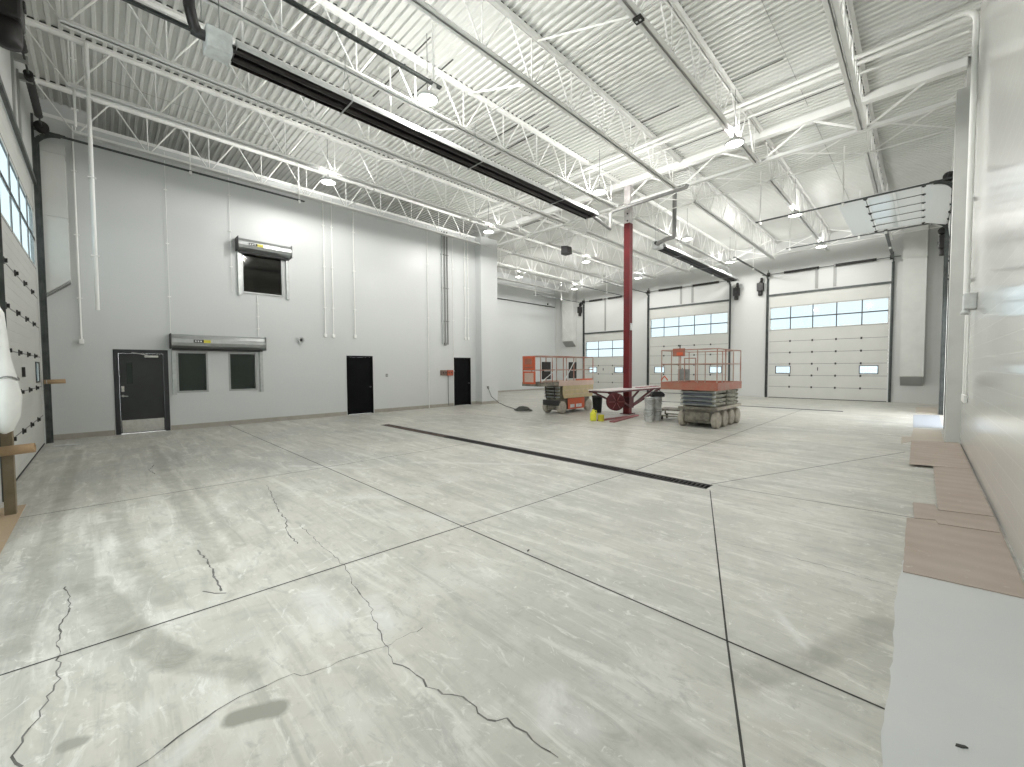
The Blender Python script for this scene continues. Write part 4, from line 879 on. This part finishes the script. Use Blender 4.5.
# ---------------------------------------------------------------- wheels, pails, jugs, bins
def wheel(b, at, r, w, ax='x', n=22, hub=True, cur=0, hubcur=1):
    b.cur = cur; b.lathe([(r*0.55, -w/2), (r*0.93, -w/2), (r, -w*0.36), (r, w*0.36), (r*0.93, w/2), (r*0.55, w/2)], at, ax, n)
    b.cur = hubcur; b.lathe([(0.02, -w*0.42), (r*0.56, -w*0.42), (r*0.56, w*0.42), (0.02, w*0.42)], at, ax, n)
    b.cur = 0
def pail(x, y, z, lab, rz=0.0):
    t = thing('plastic_pail', lab, 'pail', (x, y, z), rz, 'white pails stacked beside the salmon lift')
    b = MB(); b.lathe([(0.125, 0.0), (0.128, 0.005), (0.145, 0.30), (0.155, 0.30), (0.155, 0.315), (0.147, 0.315), (0.149, 0.36)], (0, 0, 0), 'z', 26); b.build('pail_body', 'pail_white', t)
    b = MB(); b.lathe([(0.0, 0.372), (0.15, 0.372), (0.158, 0.366), (0.158, 0.345), (0.149, 0.345)][::-1], (0, 0, 0), 'z', 26); b.build('lid', 'galvanised', t)
    b = MB(); b.tube([(0.155*math.cos(a), -0.155*math.sin(a)*0.9-0.01, 0.31-0.16*math.sin(a)) for a in [k*PI/10 for k in range(11)]], 0.004, 6); b.build('wire_handle', 'cable_grey', t)
pail(-5.98, 12.02, 0.0, 'lower white pail of the front stack beside the salmon lift'); pail(-5.97, 12.03, 0.373, 'upper white pail of the front stack beside the salmon lift', 1.0)
pail(-5.92, 12.42, 0.0, 'lower white pail of the rear stack behind the front pails', 0.5); pail(-5.91, 12.41, 0.373, 'upper white pail of the rear stack, under the black bag', 2.0)
t = thing('tool_bag', 'black tool bag lying on top of the rear pails', 'bag', (-5.91, 12.41, 0.748), 0.7)
b = MB(); b.prism([(-0.20, 0), (0.20, 0), (0.21, 0.08), (0.13, 0.16), (-0.13, 0.16), (-0.21, 0.08)], -0.11, 0.11, 'y'); b.build('bag_body', 'rubber', t)
b = MB(); b.tube([(0.1*math.cos(a), 0, 0.15+0.07*math.sin(a)) for a in [k*PI/8 for k in range(9)]], 0.01, 6); b.build('handle', 'rubber', t)
t = thing('wheeled_dolly', 'low dusty wheeled dolly on the floor between the pails and the salmon lift', 'dolly', (-5.55, 13.0, 0), 0.15)
b = MB(); b.bbox(-0.45, 0.45, -0.35, 0.35, 0.30, 0.35, 0.008); b.build('deck_board', 'dusty_steel', t)
b = MB(); [b.bar((sx*0.43, -0.33, 0.27), (sx*0.43, 0.33, 0.27), 0.05, 0.05) for sx in (-1, 1)]; [b.bar((-0.43, sy*0.33, 0.13), (0.43, sy*0.33, 0.13), 0.04, 0.04) for sy in (-1, 1)]; [b.bar((sx*0.43, sy*0.33, 0.1), (sx*0.43, sy*0.33, 0.3), 0.04, 0.04) for sx in (-1, 1) for sy in (-1, 1)]; b.build('frame', 'olive_metal', t)
for sx in (-1, 1):
    for sy in (-1, 1): b = MB(); wheel(b, (sx*0.36, sy*0.27, 0.055), 0.055, 0.035); b.box(sx*0.36-0.03, sx*0.36+0.03, sy*0.27-0.01, sy*0.27+0.01, 0.06, 0.12); b.build('caster', ['rubber', 'galvanised'], t)
t = thing('plastic_jug', 'bright yellow plastic jug on the floor in front of the cream lift', 'jug', (-7.30, 10.92, 0), 0.6)
b = MB(); b.bbox(-0.10, 0.10, -0.085, 0.085, 0.0, 0.26, 0.03); b.lathe([(0.09, 0.24), (0.05, 0.32), (0.028, 0.34), (0.028, 0.37)], (0.0, 0, 0), 'z', 16); b.build('jug_body', 'yellow_plastic', t)
b = MB(); b.lathe([(0.034, 0.37), (0.034, 0.40), (0.0, 0.402)], (0, 0, 0), 'z', 14); b.build('cap', 'red_dark', t)
b = MB(); b.tube([(0.04, 0, 0.33), (0.10, 0, 0.32), (0.105, 0, 0.24)], 0.012, 8); b.build('handle', 'yellow_plastic', t)
t = thing('paint_tin', 'squat yellow-green tin on the floor right of the yellow jug', 'tin', (-7.08, 11.02, 0), 0)
b = MB(); b.lathe([(0.095, 0.0), (0.098, 0.004), (0.098, 0.19), (0.103, 0.195), (0.09, 0.20), (0.0, 0.197)], (0, 0, 0), 'z', 22); b.build('tin_body', 'yellow_mark', t)
b = MB(); b.tube([(0.1*math.cos(a), 0, 0.16-0.11*math.sin(a)) for a in [k*PI/8 for k in range(9)]], 0.003, 6); b.build('wire_handle', 'galvanised', t)
t = thing('waste_bin', 'black round bin standing behind the cream lift', 'bin', (-8.55, 13.05, 0))
b = MB(); b.lathe([(0.15, 0.0), (0.155, 0.01), (0.19, 0.60), (0.205, 0.60), (0.205, 0.63), (0.185, 0.63), (0.18, 0.58), (0.145, 0.03), (0.0, 0.03)], (0, 0, 0), 'z', 24); b.build('bin_body', 'rubber', t)
b = MB(); b.lathe([(0.192, 0.57), (0.2, 0.575), (0.2, 0.59), (0.192, 0.595)], (0, 0, 0), 'z', 24); b.build('rim_band', 'hinge_dark', t)

# ---------------------------------------------------------------- scissor lifts
def rails(t, x0, x1, y0, y1, z0, z1, m, nx, ny, r=0.019, mid=0.5):
    """guard rail round a rectangle: top and middle rails, posts as separate parts"""
    for (ax, ay), (bx, by), n in (((x0, y0), (x1, y0), nx), ((x1, y0), (x1, y1), ny), ((x1, y1), (x0, y1), nx), ((x0, y1), (x0, y0), ny)):
        b = MB(); b.tube([(ax, ay, z1), (bx, by, z1)], r, 8); b.build('top_rail', m, t)
        b = MB(); b.tube([(ax, ay, z0+(z1-z0)*mid), (bx, by, z0+(z1-z0)*mid)], r*0.85, 8); b.build('middle_rail', m, t)
        for k in range(n): q = k/n; b = MB(); b.tube([(ax+(bx-ax)*q, ay+(by-ay)*q, z0), (ax+(bx-ax)*q, ay+(by-ay)*q, z1)], r, 8); b.build('post', m, t)
def scissor_lift(loc, rz, lab, w, L, wr, chassis, side_m, stack_m, deck_m, rail_m, tyre, zc, zs, zd, ex0, ex1, ey0, ey1, ztop, nax):
    """w x L chassis; wheels radius wr; zc chassis top, zs scissor stack top, zd deck top; ex/ey platform extents"""
    t = thing('scissor_lift', lab, 'scissor lift', loc, rz)
    b = MB(); b.bbox(0.10, w-0.10, 0.12, L-0.08, 0.13, zc, 0.02); b.build('chassis', chassis, t)
    for k in range(nax):
        yy = wr + 0.02 + (L-2*wr-0.04)*k/(nax-1)
        for sx in (0, 1):
            b = MB(); wheel(b, (0.07 if sx == 0 else w-0.07, yy, wr), wr, 0.14); b.build('wheel', [tyre, 'olive_metal'], t)
    # side pockets / covers
    for sx in (0, 1):
        xx = 0.0 if sx == 0 else w-0.03
        b = MB(); a, e = 2*wr+0.10, L-2*wr-0.10
        if nax == 2: b.bbox(xx, xx+0.03, a, e, 0.14, zc, 0.006); pk = b.build('side_tray', side_m, t); b = MB(); b.box(xx-0.004, xx+0.034, a+0.12, a+0.38, 0.2, 0.32); b.box(xx-0.004, xx+0.034, e-0.55, e-0.2, 0.2, 0.32); b.build('decal', 'pail_white', pk)
    # stacked scissor arms: pairs of beams each side, cross tubes between
    n = 4 if zs-zc > 0.35 else 3; dz = (zs-zc)/n
    for k in range(n):
        for sx in (0, 1):
            for q, off in ((0.02, 0.0), (0.075, 0.01)):
                xx = 0.06+q if sx == 0 else w-0.06-q-0.045; z = zc+dz*k+0.012
                b = MB(); tilt = 0.03 if (q > 0.05) else -0.03
                b.bar((xx+0.022, 0.08, z+dz*0.4-tilt), (xx+0.022, L-0.10, z+dz*0.4+tilt), 0.045, dz*0.62); b.build('scissor_arm', stack_m, t)
        for yy in (0.10, L/2, L-0.14):
            b = MB(); b.tube([(0.05, yy, zc+dz*(k+0.5)), (w-0.05, yy, zc+dz*(k+0.5))], 0.028, 10); b.build('cross_tube', 'galvanised' if yy < 0.2 else stack_m, t)
    b = MB(); b.tube([(w/2, 0.25, zc+0.05), (w/2, L-0.4, zs-0.08)], 0.05, 12); b.build('lift_cylinder', 'hinge_dark', t)
    # platform
    b = MB(); b.bbox(ex0, ex1, ey0, ey1, zs+0.02, zs+0.07, 0.01); b.build('platform_deck', 'dusty_steel', t)
    for (a, c, d, e) in ((ex0, ex1, ey0-0.02, ey0), (ex0, ex1, ey1, ey1+0.02), (ex0-0.02, ex0, ey0-0.02, ey1+0.02), (ex1, ex1+0.02, ey0-0.02, ey1+0.02)):
        b = MB(); b.box(a, c, d, e, zs, zd); b.build('toe_board', deck_m, t)
    return t
# left lift: cream covers, orange tray and orange end panel
l1 = scissor_lift((-9.98, 11.55, 0), 0, 'cream and orange scissor lift with orange control panels, left of the red column', 0.80, 2.15, 0.23, 'dusty_steel', 'orange_paint', 'olive_metal', 'pink_cream', 'rail_orange', 'tyre_pale',
                  0.55, 1.02, 1.20, -0.02, 0.82, -0.02, 2.15, 2.10, 2)
for sx in (-0.025, 0.80):
    b = MB(); b.prism([(0.30, 0.56), (2.08, 0.56), (2.14, 0.80), (2.14, 1.02), (0.22, 1.02), (0.22, 0.72)], sx, sx+0.025, 'x'); cv = b.build('arm_cover', 'cream_paint', l1)
    b = MB(); [b.box(sx-0.004, sx+0.029, 0.35, 2.05, zz-0.006, zz+0.006) for zz in (0.70, 0.86)]; b.build('cover_rib', 'pink_cream', cv)
b = MB(); b.bbox(-0.02, 0.82, -1.0, -0.03, 1.06, 1.11, 0.01); b.build('extension_deck', 'dusty_steel', l1)
b = MB(); [b.box(*q, 1.04, 1.17) for q in ((-0.03, 0.83, -1.02, -1.0), (-0.04, -0.02, -1.02, -0.03), (0.82, 0.84, -1.02, -0.03))]; b.build('extension_toe_board', 'dusty_steel', l1)
rails(l1, -0.01, 0.81, -1.0, 2.14, 1.12, 2.08, 'rail_orange', 2, 5)
b = MB(); b.bbox(0.03, 0.60, -1.06, -1.02, 1.60, 2.08, 0.015); p1 = b.build('control_panel', 'orange_paint', l1)
b = MB(); b.bbox(0.12, 0.50, -1.075, -1.06, 1.68, 1.72, 0.004); b.bbox(0.15, 0.47, -1.08, -1.06, 1.80, 2.0, 0.006); b.build('panel_lid', 'salmon_paint', p1)
b = MB(); b.box(0.03, 0.60, -1.05, -1.02, 1.12, 1.18); b.box(0.03, 0.60, -1.05, -1.02, 1.50, 1.56); b.box(0.03, 0.10, -1.05, -1.02, 1.18, 1.50); b.box(0.53, 0.60, -1.05, -1.02, 1.18, 1.50); p2 = b.build('gate_panel', 'orange_paint', l1)
b = MB(); b.box(0.10, 0.53, -1.04, -1.03, 1.18, 1.50); b.build('document_box', 'pink_cream', p2)
for yy in (-0.03, 1.60):
    b = MB(); b.bbox(0.02, 0.10, yy, yy+0.44, 1.25, 1.90, 0.01); bx = b.build('control_box', 'black_metal', l1)
    b = MB(); b.box(0.10, 0.104, yy+0.05, yy+0.38, 1.55, 1.58); b.build('latch', 'galvanised', bx)
for (p, q) in (((0.82, -0.95, 1.2), (0.82, -0.2, 1.6)), ((0.82, 0.3, 1.2), (0.82, 0.9, 1.9))):
    b = MB(); b.tube([p, q], 0.016, 8); b.build('diagonal_brace', 'pail_white', l1)
b = MB(); b.box(0.825, 0.845, 1.0, 2.05, 1.20, 1.26); b.build('name_strip', 'orange_paint', l1)
b = MB(); b.bbox(0.02, 0.78, 0.02, 0.14, 0.30, 0.50, 0.02); b.build('front_bumper', 'hinge_dark', l1)
b = MB(); [b.tube([(xx, 0.02, 0.55), (xx, -0.02, 1.0)], 0.02, 8) for xx in (0.2, 0.6)]; b.build('ladder', 'hinge_dark', l1)
# right lift: salmon platform, olive scissor stack
l2 = scissor_lift((-4.90, 11.55, 0), 0, 'salmon red scissor lift with olive scissor stack and pale tyres, right of the red column', 1.04, 2.15, 0.225, 'dusty_steel', 'olive_metal', 'olive_metal', 'salmon_paint', 'rail_orange', 'tyre_pale',
                  0.58, 1.04, 1.25, -0.44, 1.08, -0.05, 1.95, 2.2, 4)
rails(l2, -0.45, 1.07, -0.04, 1.94, 1.12, 2.16, 'rail_orange', 3, 3, r=0.016, mid=0.62)
b = MB(); b.bbox(-0.10, 0.24, -0.12, -0.06, 1.98, 2.20, 0.015); cb = b.build('control_box', 'salmon_paint', l2)
b = MB(); b.bbox(0.02, 0.20, -0.135, -0.12, 2.0, 2.09, 0.006); b.build('label_plate', 'orange_paint', cb); b = MB(); b.tube([(0.1, -0.09, 2.2), (0.1, -0.09, 2.27)], 0.014, 8); b.lathe([(0.02, 0), (0.026, 0.02), (0.0, 0.04)], (0.1, -0.09, 2.26), 'z', 10); b.build('joystick', 'black_metal', cb)
b = MB(); b.tube([(0.22, -0.06, 1.28), (0.22, -0.06, 1.92), (0.52, -0.06, 1.92), (0.52, -0.06, 1.28)], 0.018, 8); b.build('gate', 'rail_orange', l2)
b = MB(); b.tube([(-0.45, -0.07, 1.3), (-0.35, -0.07, 1.42), (-0.25, -0.07, 1.3)], 0.02, 8); b.build('pull_handle', 'orange_paint', l2)
b = MB(); b.box(0.0, 0.32, 0.02, 0.05, 1.30, 1.62); b.build('manual_box', 'cable_grey', l2)
b = MB(); b.bbox(0.19, 0.86, 0.04, 0.13, 0.20, 0.44, 0.02); b.build('front_cover', 'dusty_steel', l2)
b = MB(); b.bbox(0.02, 1.02, 0.0, 0.10, 0.50, 0.57, 0.012); b.build('front_beam', 'dusty_steel', l2)
b = MB(); b.bbox(0.98, 1.07, 0.1, 2.1, 0.50, 0.58, 0.012); b.build('side_ledge', 'tyre_pale', l2)
for zz in (0.66, 0.78, 0.90): b = MB(); b.bbox(0.14, 0.92, 0.03, 0.07, zz, zz+0.055, 0.008); b.build('step_bar', 'step_blue', l2) if 'step_blue' in M else (mat('step_blue', (0.07, 0.08, 0.10), 0.45), b.build('step_bar', 'step_blue', l2))

# ---------------------------------------------------------------- left edge: post, wrapped bundle, cardboard tubes
b = MB(); b.bbox(-0.05, 0.05, -0.045, 0.045, 0, 1.0, 0.006); o = b.build('wooden_post', 'wood_post'); o.location = (-7.50, -0.80, 0); tag(o, 'rough brown timber post standing at the left edge beside the near door', 'post')
t = thing('wrapped_bundle', 'bulging white plastic-wrapped bundle on top of the timber post', 'bundle', (-6.98, -0.76, 1.0))
b = MB(); n = 22; prof = [(0.02, -0.20), (0.11, -0.17), (0.20, -0.02), (0.24, 0.20), (0.20, 0.42), (0.13, 0.62), (0.09, 0.9), (0.07, 1.1), (0.0, 1.2)]
prof = [(r, h+0.2) for r, h in prof]
b.lathe(prof, (0, 0, 0), 'z', n); b.v = [(x*(1+0.06*math.sin(9*z+5*x)), y*(1+0.06*math.sin(7*z+x*8))*0.55, z+0.01*math.sin(20*x)) for x, y, z in b.v]; b.build('plastic_wrap', 'plastic_sheet', t)
b = MB(); b.tube([(0.215*math.cos(a), 0.118*math.sin(a), 0.60+0.02*math.sin(3*a)) for a in [k*2*PI/24 for k in range(25)]], 0.008, 6); b.build('tie', 'cable_grey', t)
def ctube(p, q, r, lab):
    t = thing('cardboard_tube', lab, 'cardboard tube', p); v = Vector(q)-Vector(p); b = MB(); d = v.normalized()
    a = d.orthogonal().normalized(); c = d.cross(a); n = 20; vs = []
    for pos_, rr in ((Vector(), r*0.85), (Vector(), r), (v, r), (v, r*0.85), (v-d*0.3, r*0.85)): vs += [pos_ + (a*math.cos(2*PI*k/n)+c*math.sin(2*PI*k/n))*rr for k in range(n)]
    fs = [(i*n+k, i*n+(k+1) % n, (i+1)*n+(k+1) % n, (i+1)*n+k) for i in range(4) for k in range(n)]; b.add(vs, fs, True); b.build('tube_wall', 'card_tube', t)
    b = MB(); b.tube([v*0.12, v*0.14], r*1.03, 16); b.build('tape_band', 'pail_white', t)
ctube((-7.36, -0.93, 0.76), (-7.32, -0.58, 0.78), 0.055, 'brown cardboard tube sticking out beside the timber post at the left edge')
ctube((-14.05, -0.93, 1.42), (-14.05, -0.60, 1.43), 0.05, 'short brown tube sticking out past the far side track of the near door')

# ---------------------------------------------------------------- right wall fittings
t = thing('emergency_light', 'white emergency light box high on the right wall beside the conduits', 'emergency light', (0.60, 10.4, 2.62))
b = MB(); b.bbox(-0.13, 0.02, -0.18, 0.18, 0, 0.27, 0.02); b.build('battery_box', 'pail_white', t)
for s in (-0.1, 0.12): b = MB(); b.lathe([(0.03, 0.0), (0.055, -0.05), (0.055, -0.09), (0.0, -0.095)], (-0.10, s, 0.02), 'z', 14); b.build('lamp_head', 'pail_white', t)
t = thing('wall_conduit', 'white conduit running down the end of the right block wall to two small boxes', 'conduit', (0.595, 12.0, 1.1))
b = MB(); b.tube([(0, 0, 0), (0, 0, 7.0)], 0.022, 8); b.build('conduit', 'steel_white', t)
b = MB(); b.tube([(0, -0.55, 0.0), (0, -0.55, 1.6)], 0.016, 8); b.build('branch', 'steel_white', t)
b = MB(); b.bbox(-0.03, 0.02, -0.64, 0.08, -0.12, 0.02, 0.008); b.build('junction_box', 'steel_white', t)
for zz in (2.2, 3.75, 5.65): b = MB(); b.bbox(-0.04, 0.02, -0.04, 0.05, zz, zz+0.07, 0.008); b.build('clamp', 'hinge_dark', t)
# small sensor on a joist
t = thing('ceiling_sensor', 'tiny black square sensor on the joist second from the right', 'sensor', (-3.36, 6.29, 7.26)); b = MB(); b.bbox(-0.07, 0.07, -0.07, 0.07, 0, 0.045, 0.006); b.build('case', 'black_metal', t)
b = MB(); [b.box(x, x+0.03, -0.015, 0.015, -0.006, 0.0) for x in (-0.045, 0.015)]; b.build('lens', 'pail_white', t)
t = thing('security_camera', 'white camera on a short arm under the recess ceiling', 'camera', (-20.2, 24.3, 6.5)); b = MB(); b.lathe([(0.09, 0), (0.09, 0.35), (0.05, 0.38)], (0, -0.2, 0), 'y', 14); b.build('camera_body', 'pail_white', t); b = MB(); b.lathe([(0.07, -0.02), (0.07, 0.0), (0.0, 0.0)], (0, -0.2, 0), 'y', 14); b.build('lens', 'black_metal', t); b = MB(); b.bar((-0.6, 0, 0.0), (0, 0, 0.08), 0.04, 0.04); b.build('arm', 'steel_white', t)
pipe('wall_pipe', [(XREC+0.05, 18.0, 6.47), (XREC+0.05, 25.6, 6.47)], 0.035, 'track_grey', 'dark horizontal pipe running along the recess wall at the far left')
pipe('wall_pipe', [(XREC+0.04, 18.0, 7.5), (XREC+0.04, 25.6, 7.5)], 0.04, 'steel_white', 'white horizontal pipe above the dark one on the recess wall')

for nm, (x, y, z), a, lab in (('debris_chip', (0.16, 2.62, 0.005), 0.5, 'small dark splinter lying on the pale floor sheet at the lower right'), ('debris_chip', (-2.52, 2.72, 0.0), 1.9, 'tiny dark scrap lying on the concrete left of the long joint in the foreground')):
    b = MB(); b.prism([(-0.022, -0.004), (0.0, -0.009), (0.024, -0.003), (0.018, 0.006), (-0.012, 0.008)], 0, 0.006, 'z'); o = b.build(nm, 'joint_dark'); o.location = (x, y, z); o.rotation_euler = (0, 0, a); tag(o, lab, 'debris')
